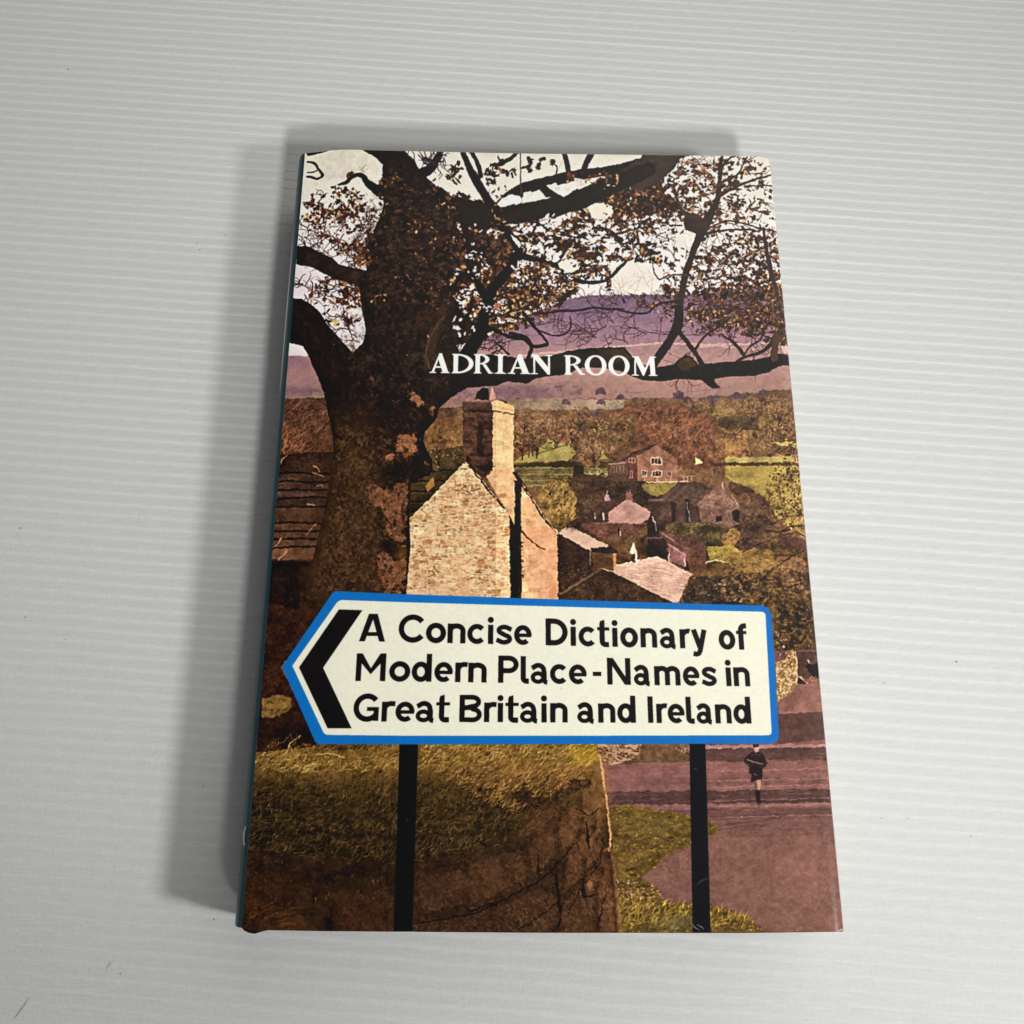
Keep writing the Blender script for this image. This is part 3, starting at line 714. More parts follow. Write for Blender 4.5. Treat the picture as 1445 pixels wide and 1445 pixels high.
# brown bank: grass top over a stone wall
bank = [(350, 1040), (400, 1046), (800, 1046), (842, 1050), (848, 1078), (855, 1120), (861, 1165), (866, 1215), (870, 1270), (876, 1330), (330, 1330)]
grad(bank, [(1045, (120, 92, 44)), (1085, (104, 78, 42)), (1105, (72, 56, 32)), (1140, (52, 42, 26)), (1200, (46, 36, 25)), (1240, (54, 38, 28)), (1320, (58, 40, 30))], rough=.2, fine=.12)
soft(390, 1150, 50, 36, (32, 27, 18), .8); soft(480, 1140, 60, 26, (48, 40, 25), .6); soft(500, 1190, 70, 26, (44, 34, 23), .6)
soft(380, 1250, 40, 26, (58, 38, 24), .7); soft(370, 1290, 34, 22, (76, 48, 27), .7); soft(420, 1305, 22, 12, (84, 52, 29), .6); soft(350, 1225, 18, 20, (50, 32, 22), .6)
soft(470, 1235, 50, 18, (32, 26, 20), .8); soft(540, 1240, 30, 18, (34, 27, 21), .7); soft(510, 1290, 26, 26, (74, 48, 37), .7); soft(445, 1290, 20, 24, (46, 36, 31), .6); soft(464, 1302, 8, 20, (18, 14, 13), .85)
soft(700, 1100, 70, 18, (120, 86, 48), .5); soft(650, 1140, 50, 24, (66, 52, 33), .6); soft(700, 1175, 50, 22, (46, 39, 27), .7); soft(640, 1195, 60, 22, (50, 40, 28), .6); soft(610, 1110, 30, 16, (62, 49, 32), .5)
soft(800, 1090, 30, 22, (132, 92, 50), .5); soft(760, 1075, 50, 14, (128, 94, 48), .5); soft(770, 1165, 46, 34, (86, 58, 42), .7); soft(690, 1235, 56, 26, (80, 55, 42), .7); soft(620, 1270, 40, 30, (56, 41, 33), .6)
soft(820, 1180, 24, 50, (112, 74, 50), .7); soft(848, 1120, 12, 50, (140, 96, 62), .7); soft(850, 1230, 14, 50, (104, 70, 47), .6); soft(780, 1290, 60, 22, (76, 52, 39), .6); soft(730, 1300, 30, 16, (60, 44, 36), .6); soft(860, 1290, 10, 30, (92, 62, 44), .6)
clump([(345, 1200), (600, 1215), (720, 1190), (840, 1090), (870, 1320), (330, 1320)], .44, 9, (38, 27, 21), (60, 42, 31), (112, 78, 52), soft=10, k=1.8, ax=.8, ay=1.3, a=.6, oct=4, lt=.5)
clump([(345, 1100), (760, 1100), (740, 1180), (590, 1225), (345, 1215)], .46, 6, (30, 25, 18), (76, 60, 36), None, soft=10, k=1.6, ax=1.5, ay=.6, a=.6, oct=4, sh=-.9)
for k in range(16):
    x = rng.uniform(350, 410); y = rng.uniform(1275, 1312); line([(x, y), (x + rng.uniform(10, 26), y - rng.uniform(3, 12))], rng.uniform(1.5, 3), (112, 74, 42) if k % 2 else (44, 28, 20), .35, wob=.9)
# wall stones of the bank
for P_, c_ in [([(590, 1240), (650, 1222), (655, 1276), (590, 1292)], (74, 52, 40)), ([(662, 1216), (735, 1196), (745, 1240), (690, 1268), (664, 1274)], (90, 63, 47)), ([(742, 1190), (780, 1166), (786, 1210), (752, 1234)], (98, 68, 49)), ([(786, 1160), (812, 1128), (818, 1178), (792, 1204)], (112, 77, 54)), ([(600, 1298), (690, 1290), (700, 1316), (600, 1318)], (66, 48, 38)), ([(700, 1282), (760, 1252), (782, 1256), (782, 1316), (708, 1316)], (80, 57, 43)),
              ([(794, 1218), (820, 1192), (822, 1238), (796, 1262)], (106, 74, 52)), ([(826, 1186), (846, 1160), (850, 1200), (828, 1232)], (124, 86, 58)), ([(794, 1270), (822, 1246), (838, 1268), (836, 1316), (794, 1316)], (92, 66, 48)), ([(820, 1120), (842, 1096), (848, 1150), (824, 1176)], (126, 87, 58)), ([(842, 1250), (860, 1216), (868, 1316), (844, 1316)], (112, 78, 54))]:
    clump(P_, .85, 6, mixc(c_, (40, 30, 24), .2), c_, mixc(c_, (190, 140, 100), .3), soft=5, k=2, a=.42, oct=4, lt=.4)
for q, w in [([(582, 1303), (650, 1292), (680, 1284), (715, 1266), (760, 1242), (790, 1214), (815, 1186)], 2.6), ([(655, 1278), (665, 1284), (700, 1272)], 3), ([(784, 1218), (786, 1250), (790, 1290), (784, 1312)], 4.5), ([(757, 1205), (760, 1240)], 2),
             ([(822, 1240), (824, 1264), (840, 1262)], 4), ([(800, 1290), (822, 1250), (846, 1216), (850, 1180)], 1.8), ([(826, 1160), (832, 1200)], 3), ([(730, 1312), (760, 1294), (790, 1270)], 2), ([(840, 1312), (850, 1280), (858, 1240)], 1.6), ([(812, 1140), (830, 1150), (846, 1140)], 2)]:
    branch(q, [w * .6, w, w * .5], (30, 21, 17), wob=.8)
for _ in range(150):
    x, y = inpoly([(740, 1230), (850, 1110), (870, 1310), (700, 1310)])(); an = rng.normal(1.25, .35); L = rng.uniform(5, 18)
    line([(x, y), (x + math.cos(an) * L, y + math.sin(an) * L)], rng.uniform(.8, 2.0), (38, 27, 21) if rng.random() < .8 else (112, 80, 56), .4, wob=.7)
soft(832, 1249, 4, 9, (140, 98, 70), .7)
line(smooth([(845, 1066), (850, 1090), (853, 1115)]), [3, 4, 2.5], (200, 146, 100), .8, wob=.3)
line(smooth([(855, 1118), (858, 1150), (861, 1185), (859, 1200)]), [1.5, 3, 2], (208, 150, 104), .8, wob=.4)
line(smooth([(852, 1200), (862, 1200), (868, 1250), (874, 1316)]), [2.5, 4, 4], (132, 90, 62), .5, wob=.4)
# grass of the bank
strokes(inpoly([(345, 1085), (560, 1085), (780, 1095), (750, 1180), (590, 1225), (345, 1200)]), 2300, 12, -48, .45, 1., [(96, 76, 46), (38, 30, 22), (66, 52, 34), (30, 26, 20), (118, 88, 56)], .5)
gold = [(356, 1062), (420, 1068), (480, 1078), (560, 1070), (600, 1052), (835, 1050), (838, 1080), (790, 1082), (700, 1072), (640, 1080), (560, 1088), (440, 1092), (354, 1086)]
clump(gold, .72, 7, (92, 71, 40), (112, 86, 46), (150, 116, 64), soft=9, k=2.4, ax=1.8, ay=.6, a=.85, oct=4, sh=-.8, lt=.45)
strokes(inpoly(gold), 1300, 11, -40, .45, 1.1, [(180, 144, 80), (148, 114, 58), (74, 56, 33), (112, 86, 46)], .65)
strokes(inpoly([(590, 1080), (700, 1075), (830, 1082), (800, 1120), (720, 1150), (640, 1110)]), 620, 13, -40, .35, 1., [(160, 116, 62), (112, 80, 48), (66, 48, 32), (180, 132, 76)], .6)
soft(824, 1064, 16, 14, (148, 114, 38), .7)
strokes(inpoly([(796, 1050), (840, 1050), (842, 1082), (810, 1080)]), 160, 8, -45, .4, 1, [(184, 148, 60), (130, 98, 36)], .6)
clump([(712, 1114), (745, 1112), (775, 1120), (800, 1096), (835, 1094), (838, 1112), (800, 1126), (770, 1144), (730, 1138)], .62, 8, (36, 27, 22), (54, 39, 30), None, soft=8, k=2.5, a=.8, oct=4)
dabs([(720, 1116), (830, 1098), (826, 1116), (740, 1140)], 90, 1, 2.6, [(104, 74, 50), (34, 24, 22)], .5)

# ---- left of the sign: dark ground
poly([(340, 785), (470, 785), (480, 836), (396, 940), (450, 1052), (340, 1064)], (40, 26, 21), (56, 36, 26), rough=.4, fine=.25)
poly([(380, 788), (440, 786), (436, 815), (420, 860), (376, 850)], (22, 17, 15), (34, 24, 20), rough=.9)
dabs([(370, 880), (420, 880), (395, 940), (425, 1010), (365, 1040)], 420, .8, 2.6, [(76, 48, 34), (26, 18, 16), (58, 36, 26)], .6)
crown([(368, 985), (392, 978), (412, 985), (410, 1000), (395, 1010), (368, 1014)], (118, 90, 48), (98, 74, 42), (58, 42, 28), (158, 122, 68), 150, (.9, 2.4))
soft(410, 1035, 44, 16, (30, 22, 19), .8); soft(490, 1054, 50, 6, (50, 37, 27), .7)
strokes(inpoly([(360, 1045), (560, 1050), (555, 1075), (360, 1070)]), 200, 13, -40, .6, .9, [(150, 116, 66), (60, 44, 32)], .65)
for q in [[(404, 1062), (410, 1048), (424, 1038)], [(446, 1064), (465, 1063), (485, 1068)], [(428, 1084), (440, 1078), (446, 1077)]]:
    line(smooth(q), 1.4, (190, 152, 96), .8)

# ---- far left: brown thicket and stone-slate roof
poly([(396, 562), (470, 560), (476, 645), (392, 645)], (90, 60, 47), (72, 48, 39), rough=.8, fine=.2)
strokes(inpoly([(400, 570), (468, 575), (472, 640), (396, 640)]), 480, 13, -50, .35, .9, [(118, 80, 60), (56, 37, 30), (130, 92, 70)], .5)
strokes(inpoly([(398, 600), (430, 610), (430, 640), (396, 642)]), 120, 9, -60, .5, .9, [(164, 104, 78)], .5)
poly([(394, 641), (476, 636), (470, 792), (384, 792)], (58, 40, 34), (46, 32, 28), rough=.2, fine=.14)
ys = [668, 679, 691, 702, 714, 737, 748.5, 759.5, 772]
for k, y in enumerate([656] + ys):
    y1 = (ys + [790])[k]; c = [(56, 38, 33), (76, 54, 47), (74, 52, 46), (66, 48, 44), (52, 39, 35), (70, 48, 37), (94, 65, 50), (98, 68, 53), (88, 62, 50), (104, 72, 56)][k]; c = mixc(c, (60, 42, 36), .25)
    x = 378.
    while x < 472:
        w = rng.uniform(30, 70); poly([(x, y + 1), (x + w - .8, y + .2), (x + w - .8, y1 - 1), (x, y1 - .5)], tuple(np.array(c) * rng.uniform(.84, 1.16)), rough=.15, fine=.1); x += w
for y in ys:
    line(smooth([(376, y + 2), (410, y + rng.normal(0, .7)), (440, y + rng.normal(0, .7)), (475, y)]), [3.4, 2.4, 3.2], (20, 14, 13), .92, wob=.35)
for q in [((440, 666), (446, 668), (455, 672)), ((441, 657), (447, 660), (450, 665)), ((432, 754), (440, 744), (446, 738)), ((391, 790), (400, 782), (405, 776)), ((446, 686), (452, 684), (456, 687)), ((434, 711), (440, 711), (444, 712)), ((404, 642), (398, 648), (396, 655)), ((388, 770), (394, 764), (396, 758))]:
    line(smooth(q), 1.6, (176, 128, 92), .75)
# dark roof slates between trunk and gable
poly([(572, 640), (657, 628), (660, 655), (620, 690), (576, 735)], (54, 43, 30), (68, 54, 38), rough=.2, fine=.18)
for k, y in enumerate((664, 678, 692, 706, 720)):
    line([(576, y + 1), (610, y), (650, y - 2)], 2, (26, 20, 17), .9, wob=.3); line([(578, y + 4), (606, y + 3)], 1.2, (98, 80, 58), .5, wob=.3)
dabs([(600, 610), (655, 600), (655, 650), (596, 650)], 200, .8, 2.4, [(64, 46, 30), (146, 108, 62), (112, 82, 48)], .7)

# ---- chimney of the near house
poly([(669, 563), (673, 553), (679, 547), (688, 548), (689.5, 564)], (42, 28, 30), (30, 22, 24), rough=.3)
poly([(690, 563), (692, 548), (694.5, 547), (699, 563)], (196, 140, 118), rough=.2)
poly([(652.5, 576), (694.7, 578), (696, 668), (680, 672), (660, 655), (653.5, 650)], (66, 45, 38), (54, 37, 32), rough=.12, fine=.14)
for r_ in range(14):
    y = 582 + r_ * 6.2; x = 653.5
    while x < 693:
        w = rng.uniform(8, 17); x2 = min(x + w, 694.2)
        poly([(x, y), (x2 - .7, y), (x2 - .7, y + 5.4), (x, y + 5.4)], tuple(np.array((76, 52, 42)) * rng.uniform(.6, 1.25)), rough=.12, fine=.12, a=.75); x += w
for y in (583, 607, 619, 637):
    line([(654, y), (694, y + 1)], .8, (112, 82, 66), .5, wob=.2)
poly([(672, 600), (680, 598), (682, 640), (674, 645)], (30, 20, 18), rough=1, a=.7)
poly([(694.7, 577), (724.4, 581), (724.4, 664), (716, 672), (694.7, 662)], (214, 172, 118), (196, 150, 100), rough=.12, fine=.08)
for r_ in range(13):
    y = 584 + r_ * 6.3; x = 695.
    while x < 723.5:
        w = rng.uniform(8, 16); x2 = min(x + w, 724.2)
        poly([(x, y), (x2 - .7, y + .3), (x2 - .7, y + 5.6), (x, y + 5.4)], tuple(np.array((220, 180, 128)) * rng.uniform(.84, 1.1)), rough=.12, fine=.12, a=.8); x += w
dabs([(696, 586), (723, 588), (723, 660), (696, 658)], 70, .6, 1.7, [(150, 104, 66), (170, 124, 80)], .6, ang=0)
poly([(651.5, 567.5), (662, 566), (693, 566), (694, 579), (651.5, 577)], (84, 58, 48), (70, 48, 42), rough=.12)
poly([(693, 565.5), (700, 564.5), (725, 571.5), (724.5, 583), (694, 578)], (220, 178, 126), (200, 154, 106), rough=.12)
line([(693, 573), (725, 578.5)], 1, (140, 98, 66), .7); line([(652, 577.5), (694, 579.5), (725, 584)], 1.6, (44, 28, 22), .85)
line([(652, 567), (694, 567)], 1.2, (120, 88, 70), .7)

# ---- rubble walls of the near house
def rubble(P, cols, mort, dark, hh=(5, 9), ww=(8, 19), warm=1.):
    poly(P, mort[0], mort[1], rough=.15, fine=.12)
    r0 = pmask(P, .15); b0, m0 = r0
    i0, i1, j0, j1 = b0; keepimg = img[i0:i1, j0:j1].copy()
    p = np.array(P); y = p[:, 1].min() - 4
    while y < p[:, 1].max():
        h = rng.uniform(*hh); x = p[:, 0].min() - rng.uniform(0, 12)
        while x < p[:, 0].max():
            w = rng.uniform(*ww); q = rng.normal(0, .8, 8); u = rng.random()
            c = np.array(cols[rng.integers(len(cols))]) * rng.uniform(.88, 1.1)
            if u < .82:
                Q = [(x + .8 + q[0], y + .8 + q[1]), (x + w / 2, y + .3 + q[2]), (x + w - .8 + q[3], y + .8 + q[4]), (x + w - .6, y + h - .8 + q[5]), (x + w / 2, y + h - .3 + q[6]), (x + .6, y + h - .8 + q[7])]
                if rng.random() < .55:
                    poly([(a_, b_ + .9) for a_, b_ in Q], dark[rng.integers(len(dark))], rough=.3, a=.55)
                poly(Q, c, rough=.3, fine=.12, a=.9, var=.2)
            x += w
        y += h
    # clip back to the wall outline
    img[i0:i1, j0:j1] = img[i0:i1, j0:j1]
    return b0, m0


def clipped(fn, P, rough=.15):
    before = img.copy(); fn(); b0, m0 = pmask(P, rough); i0, i1, j0, j1 = b0
    after = img[i0:i1, j0:j1].copy(); img[:] = before
    img[i0:i1, j0:j1] += (after - img[i0:i1, j0:j1]) * m0[..., None]


ST = [(212, 172, 122), (196, 152, 104), (178, 132, 88), (226, 192, 146), (164, 116, 76), (208, 162, 120)]
right_w = [(686, 672), (700, 657), (724, 663), (786, 752), (787, 850), (722, 850), (718, 726)]
clipped(lambda: rubble(right_w, [(204, 158, 110), (190, 142, 98), (214, 172, 124), (180, 130, 92)], ((196, 150, 104), (206, 162, 118)), [(140, 94, 62)], (6, 10), (10, 22)), right_w)
clipped(lambda: (poly([(740, 745), (786, 745), (790, 850), (752, 850)], (184, 124, 92), (200, 142, 106), rough=1.5, a=.55)), right_w)
gable = [(657, 651), (718, 726), (721, 850), (572, 850), (576, 780), (574, 742), (579, 730)]
clipped(lambda: rubble(gable, ST, ((226, 194, 150), (206, 168, 122)), [(126, 84, 54), (100, 66, 42), (146, 100, 66)], (4.5, 8), (6, 15)), gable)


def blots():
    f = inpoly(gable)
    for _ in range(620):
        x, y = f(); leaf(x, y, rng.uniform(.8, 2.6), rng.normal(0, .4), (136, 92, 56) if rng.random() < .55 else (250, 226, 184), .7, rng.integers(1, 4))
    for _ in range(90):
        x, y = f(); line([(x, y), (x + rng.uniform(3, 9), y + rng.normal(0, .8))], rng.uniform(.8, 1.5), (104, 68, 42), .7, wob=.6)
    for _ in range(24):
        x, y = f(); line([(x, y), (x + rng.normal(0, .6), y + rng.uniform(3, 9))], 1., (120, 80, 48), .7, wob=.5)
    poly([(650, 690), (700, 740), (716, 800), (670, 800)], (196, 132, 92), rough=2, a=.22)
    poly([(583, 743), (594, 742), (597, 750), (590, 756), (583, 752)], (248, 228, 176), rough=.5, a=.8)


clipped(blots, gable)
clump(gable, .40, 6, (168, 122, 82), (186, 140, 98), None, soft=2, k=2.2, ax=1.6, ay=.8, a=.35, oct=4)
clump(gable, .27, 3.2, (104, 68, 44), (128, 86, 56), None, soft=2, k=6, ax=1.9, ay=.55, a=.6, oct=3)
clump(gable, .30, 3.2, (246, 222, 178), (236, 206, 158), None, soft=2, k=5, ax=1.8, ay=.6, a=.6, oct=3)
clump(right_w, .40, 8, (158, 108, 80), (170, 124, 90), None, soft=2, k=2, a=.45, oct=4)
soft(640, 835, 50, 14, (196, 150, 118), .4)
line([(578, 731), (600, 711), (630, 679), (657, 651)], 1.6, (238, 206, 150), .6, wob=.3)
# verge tiles
for q in ([(655, 648), (669, 664), (680, 678), (690, 692), (702, 706), (715, 722)], [(725, 666), (737, 684), (750, 703), (762, 722), (775, 741), (787, 751)]):
    line(smooth(q, 3), [4, 5, 4, 4.5, 3, 2], (44, 28, 22), .95, wob=.5)
    for k in range(12):
        t = rng.random(); i = int(t * (len(q) - 1)); u = t * (len(q) - 1) - i; x = q[i][0] * (1 - u) + q[i + 1][0] * u; y = q[i][1] * (1 - u) + q[i + 1][1] * u
        line([(x, y - 1), (x + 4, y + 4.5)], 1.3, (220, 176, 134), .75)
poly([(653, 654), (659, 640), (664, 648), (660, 655)], (40, 28, 24), rough=.3); line([(656, 652), (661, 656)], 2, (214, 176, 132), .8)
poly([(686, 668), (697, 658), (690, 655), (670, 656)], (44, 30, 26), rough=.3)
line(smooth([(736, 749), (743, 757), (754, 767), (769, 775)]), [3, 2, 1.2], (52, 32, 24), .85, wob=.4)
# drain pipe and its shadow
poly([(718, 726), (722, 734), (727, 745), (727, 850), (720, 850)], (48, 30, 22), (34, 22, 20), rough=.35)
poly([(726.5, 682), (735, 682), (735.5, 850), (722, 850), (724, 780)], (27, 23, 27), (34, 28, 30), rough=.12)
poly([(724.5, 677), (737, 677), (737.5, 681.5), (735.5, 684), (726, 684)], (40, 33, 36))
line([(733, 690), (733.5, 760), (732, 846)], 1.2, (74, 62, 62), .5)
for k in range(16):
    y = 765 + rng.uniform(0, 50); line([(734, y), (738, y - 1)], 1.2, (34, 24, 22), .7)

for ya_, yb_, am_, xa_, xb_ in [(562, 850, .26, 330, 1210), (1050, 1330, .20, 330, 866), (1130, 1330, .16, 866, 1000), (850, 930, .24, 1090, 1210)]:
    b_ = box(xa_, ya_, xb_, yb_); i0_, i1_, j0_, j1_ = b_; sub_ = img[i0_:i1_, j0_:j1_]; l_ = sub_.mean(-1, keepdims=True)
    q_ = lnoise(b_, 2.6, 777, 1.2, .9, 2, .8)[..., None]; v_ = np.clip(lnoise(b_, 16, 779, oct=2)[..., None] + .6, .2, 1)
    if yb_ == 850: sub_ *= 1 + .30 * lnoise(b_, 20, 781, 1.3, .9, 3)[..., None] * np.clip(1.3 - l_ * 1.8, 0, 1)
    sub_ *= 1 + np.clip(q_ * 1.6, -.9, 1) * am_ * v_ * np.clip(1.2 - l_ * 1.8, 0, 1)
weather(400, 1330, .15, .25)

# ---- the big tree: limbs first
BR = (36, 27, 22)
# background twigs
TW = (84, 60, 62)
for _ in range(36):
    twig(rng.uniform(425, 535), rng.uniform(285, 372), rng.uniform(0, 6.28), rng.uniform(20, 46), 1.7, 2, TW if rng.random() < .5 else (62, 40, 38), .9)
for _ in range(22):
    twig(rng.uniform(418, 505), rng.uniform(385, 470), rng.uniform(0, 6.28), rng.uniform(16, 36), 1.8, 2, (62, 42, 40), .9)
for _ in range(4):
    twig(rng.uniform(505, 530), rng.uniform(225, 255), rng.uniform(0, 6.28), rng.uniform(14, 26), .8, 1, (130, 110, 98), .7)
for _ in range(46):
    twig(rng.uniform(640, 960), rng.uniform(280, 412), rng.uniform(0, 6.28), rng.uniform(16, 44), 1.2, 2, (78, 54, 50), .6)
for _ in range(60):
    twig(rng.uniform(930, 1110), rng.uniform(225, 480), rng.uniform(0, 6.28), rng.uniform(18, 44), 1.3, 2, (82, 58, 54), .6)
for _ in range(34):
    twig(rng.uniform(690, 1100), rng.uniform(420, 492), rng.uniform(2.6, 3.8), rng.uniform(24, 60), 1.4, 2, (64, 42, 44), .5)
for _ in range(30):
    twig(rng.uniform(640, 700), rng.uniform(425, 500), rng.uniform(0, 6.28), rng.uniform(14, 34), 1.6, 2, (50, 34, 32), .7)
for _ in range(10):
    twig(rng.uniform(866, 940), rng.uniform(360, 412), -1.6 + rng.normal(0, .5), rng.uniform(14, 30), .7, 1, (150, 124, 104), .5)
for _ in range(16):
    twig(rng.uniform(568, 640), rng.uniform(212, 236), rng.uniform(0, 6.28), rng.uniform(12, 24), 1.6, 1, (60, 44, 50), .9)
# top left: worn edge and curled twig
poly([(428, 210), (470, 205), (470, 211), (448, 217), (434, 220)], (30, 30, 26))
branch([(434, 228), (443, 230), (449, 238), (455, 247), (448, 252), (440, 250), (433, 249)], [3, 4, 3.4, 4, 3, 3.4, 3], (52, 44, 54), wob=.1)
branch([(434, 243), (441, 243), (448, 240)], 2, (58, 50, 62), wob=.1)
branch([(478, 260), (488, 257), (496, 250), (504, 246), (512, 249), (518, 257), (526, 264), (536, 270)], [3, 5, 6, 5, 7, 9, 12, 16], (34, 26, 24), wob=.2)
leaves(494, 247, 5, 6, 6, 4, 6, .8, 0); leaves(474, 262, 8, 4, 4, 3, 5, 0, 0)
# left clusters
leaves(466, 292, 36, 22, 90, 3, 6, .45, .24, clump=9)
leaves(448, 308, 22, 14, 50, 2.5, 5, .4, .3)
leaves(492, 276, 22, 12, 26, 3, 6, .6, .12)
leaves(486, 325, 52, 34, 70, 2.5, 5, .3, .1)
leaves(516, 362, 20, 14, 60, 3, 6, .35, .35); leaves(496, 352, 22, 10, 26, 2.5, 5, .4, .2)
leaves(478, 412, 44, 24, 60, 2.5, 6, .4, .12); leaves(500, 410, 18, 22, 60, 3, 6.5, .45, .25)
leaves(470, 456, 26, 24, 22, 2.5, 5, .5, .1); leaves(496, 450, 12, 12, 14, 3, 6, .2, .05)
poly([(469, 450), (475, 449), (478, 456), (472, 461)], (196, 170, 90), rough=.5)

leaves(650, 238, 12, 9, 6, 5, 9, 0, 0); leaves(700, 226, 10, 8, 5, 5, 8, 0, 0)
# big mass behind the trunk, right of it
DK, MD, LT = (36, 25, 22), (66, 45, 34), (170, 126, 78)
clump([(590, 262), (640, 280), (700, 282), (745, 300), (730, 360), (700, 430), (690, 480), (640, 490), (600, 440)], .80, 9, (26, 20, 17), (50, 36, 28), (140, 100, 62), k=10, lt=.55)
clump([(690, 300), (800, 292), (880, 300), (890, 345), (830, 350), (760, 352), (700, 345)], .52, 7, DK, MD, (150, 104, 62), k=8, ax=1.5, ay=.8, lt=.42)
clump([(720, 345), (800, 340), (880, 345), (870, 392), (800, 405), (730, 400)], .46, 7, DK, MD, LT, k=8, ax=1.4, ay=.8, lt=.45)
clump([(690, 385), (780, 392), (820, 404), (806, 425), (770, 445), (720, 470), (680, 475)], .66, 6.5, DK, MD, (200, 158, 92), k=8, lt=.34)
clump([(830, 252), (900, 235), (960, 240), (960, 300), (900, 312), (840, 300)], .74, 8, DK, MD, (150, 104, 64), k=8, ax=1.3, lt=.4)
clump([(850, 300), (940, 296), (960, 330), (930, 368), (860, 362)], .36, 7, DK, MD, None, k=8, ax=1.3, ay=.8)
clump([(945, 225), (1010, 220), (1060, 218), (1095, 240), (1098, 330), (1020, 335), (950, 320)], .41, 7, (66, 48, 41), (98, 72, 58), (150, 112, 82), k=7, ax=1.2, ay=.9, lt=.6)
clump([(990, 340), (1100, 320), (1112, 420), (1050, 430), (980, 420), (960, 380)], .44, 6, (50, 36, 31), (84, 58, 44), (166, 122, 82), k=9, ax=1.3, ay=.8, lt=.52)
clump([(965, 405), (1110, 395), (1118, 460), (1090, 490), (1020, 470), (965, 450)], .56, 5.5, (50, 35, 30), (88, 61, 45), (180, 136, 94), k=8, ax=1.3, ay=.8, lt=.48)
clump([(430, 270), (500, 260), (538, 300), (524, 360), (470, 350), (430, 330)], .36, 7, (62, 40, 35), (92, 58, 44), (176, 132, 76), k=8, lt=.5)
clump([(470, 395), (512, 395), (515, 440), (490, 440), (455, 420)], .46, 6, (60, 38, 32), (100, 64, 44), (190, 140, 80), k=8, lt=.4)
clump([(495, 335), (530, 330), (525, 378), (490, 374)], .56, 6, (56, 36, 30), (100, 64, 42), (196, 150, 80), k=8, lt=.36)
MASSOFF = [(598, 262), (625, 282), (662, 286), (700, 270), (735, 300), (720, 350), (700, 400), (690, 440), (640, 460), (610, 420)]
skyc = (235, 225, 219)
def holes(cx, cy, rx, ry, n, s0, s1, a=1.):
    for _ in range(n):
        r = math.sqrt(rng.random()); t = rng.uniform(0, 6.28)
        s = rng.uniform(s0, s1); leaf(cx + r * rx * math.cos(t), cy + r * ry * math.sin(t), s, rng.normal(0, .6), np.array(skyc) * rng.uniform(.93, 1.03), a)
leaves(680, 350, 62, 62, 420, 3, 6.5, .35, .12)
leaves(645, 300, 40, 26, 160, 3, 6.5, .4, .1)
leaves(730, 330, 60, 30, 200, 3, 6.5, .35, .08)
leaves(720, 420, 72, 46, 520, 2.6, 6, .38, .24)
leaves(800, 350, 76, 42, 240, 3, 7, .3, .14, clump=26)
leaves(840, 305, 70, 24, 220, 3, 6.5, .45, .22, clump=16)
leaves(830, 372, 60, 26, 160, 3, 7, .28, .14, clump=12)
leaves(760, 395, 60, 34, 260, 2.6, 6, .4, .25)
leaves(900, 290, 56, 34, 380, 3, 6, .42, .12)
leaves(905, 262, 40, 14, 150, 3, 6, .45, .12)
leaves(880, 345, 60, 30, 90, 3, 6, .3, .1, clump=14)
leaves(900, 360, 44, 16, 70, 3.5, 6.5, .2, .06, clump=7)
leaves(940, 330, 60, 40, 130, 3, 5.6, .3, .1, clump=16)
leaves(930, 418, 40, 14, 60, 3.5, 6.5, .4, .25, clump=7)
# right hand crown
leaves(1000, 275, 84, 50, 260, 2.8, 5.2, .5, .1, clump=44, tone=1.2)
leaves(1060, 345, 54, 60, 230, 2.6, 4.8, .5, .12, clump=40, tone=1.1)
leaves(1010, 390, 84, 34, 260, 2.4, 5, .48, .16)
leaves(1060, 425, 52, 40, 300, 2.2, 4.8, .45, .2)
leaves(1090, 400, 24, 60, 300, 2.2, 4.6, .45, .18)
leaves(1030, 452, 60, 24, 260, 2, 4.4, .45, .16)
leaves(965, 440, 40, 20, 50, 2, 4, .4, .3)
# limb network
branch([(700, 300), (722, 278), (745, 264), (775, 256), (810, 248), (840, 243), (865, 240), (905, 230), (920, 218), (945, 212)], [22, 20, 17, 16, 15, 13, 14, 15, 20, 24], (42, 36, 30), wob=.5)
poly([(876, 240), (898, 226), (915, 214), (985, 214), (960, 224), (950, 240), (925, 262), (890, 268), (850, 262)], (58, 48, 42), (66, 54, 46), rough=.8, fine=.12)
branch([(650, 296), (680, 305), (715, 305), (750, 298), (790, 290), (825, 278), (860, 262), (890, 250), (915, 238)], [34, 34, 30, 26, 27, 28, 24, 24, 20], (40, 35, 30), wob=.6)
poly([(770, 262), (790, 268), (786, 280), (770, 278), (760, 268)], (44, 36, 30), rough=.6)
branch([(762, 262), (778, 272), (792, 282)], [12, 12, 14], (42, 36, 30))
branch([(646, 198), (660, 232), (672, 255), (690, 285), (706, 316), (722, 336), (731, 352), (734, 362)], [6, 9, 12, 11, 11, 12, 10, 10], (38, 30, 26), wob=.3)
branch([(655, 200), (672, 226), (678, 248)], [5, 6, 7], (44, 34, 30), wob=.2)
branch([(731, 358), (720, 378), (704, 396), (690, 415), (684, 440), (678, 470), (664, 492), (650, 512)], [12, 13, 14, 15, 15, 17, 20, 24], (28, 22, 19), wob=.4)
branch([(662, 374), (672, 395), (682, 416)], [8, 10, 12], (30, 23, 20), wob=.4)
branch([(620, 270), (640, 290), (655, 320), (662, 350), (664, 376)], [14, 12, 9, 8, 8], (40, 30, 26), wob=.4)
branch([(734, 360), (755, 366), (778, 370), (795, 384), (815, 396), (840, 398), (862, 392), (880, 372)], [10, 7, 5, 6, 6, 5, 4, 3.4], (40, 28, 24), wob=.3)
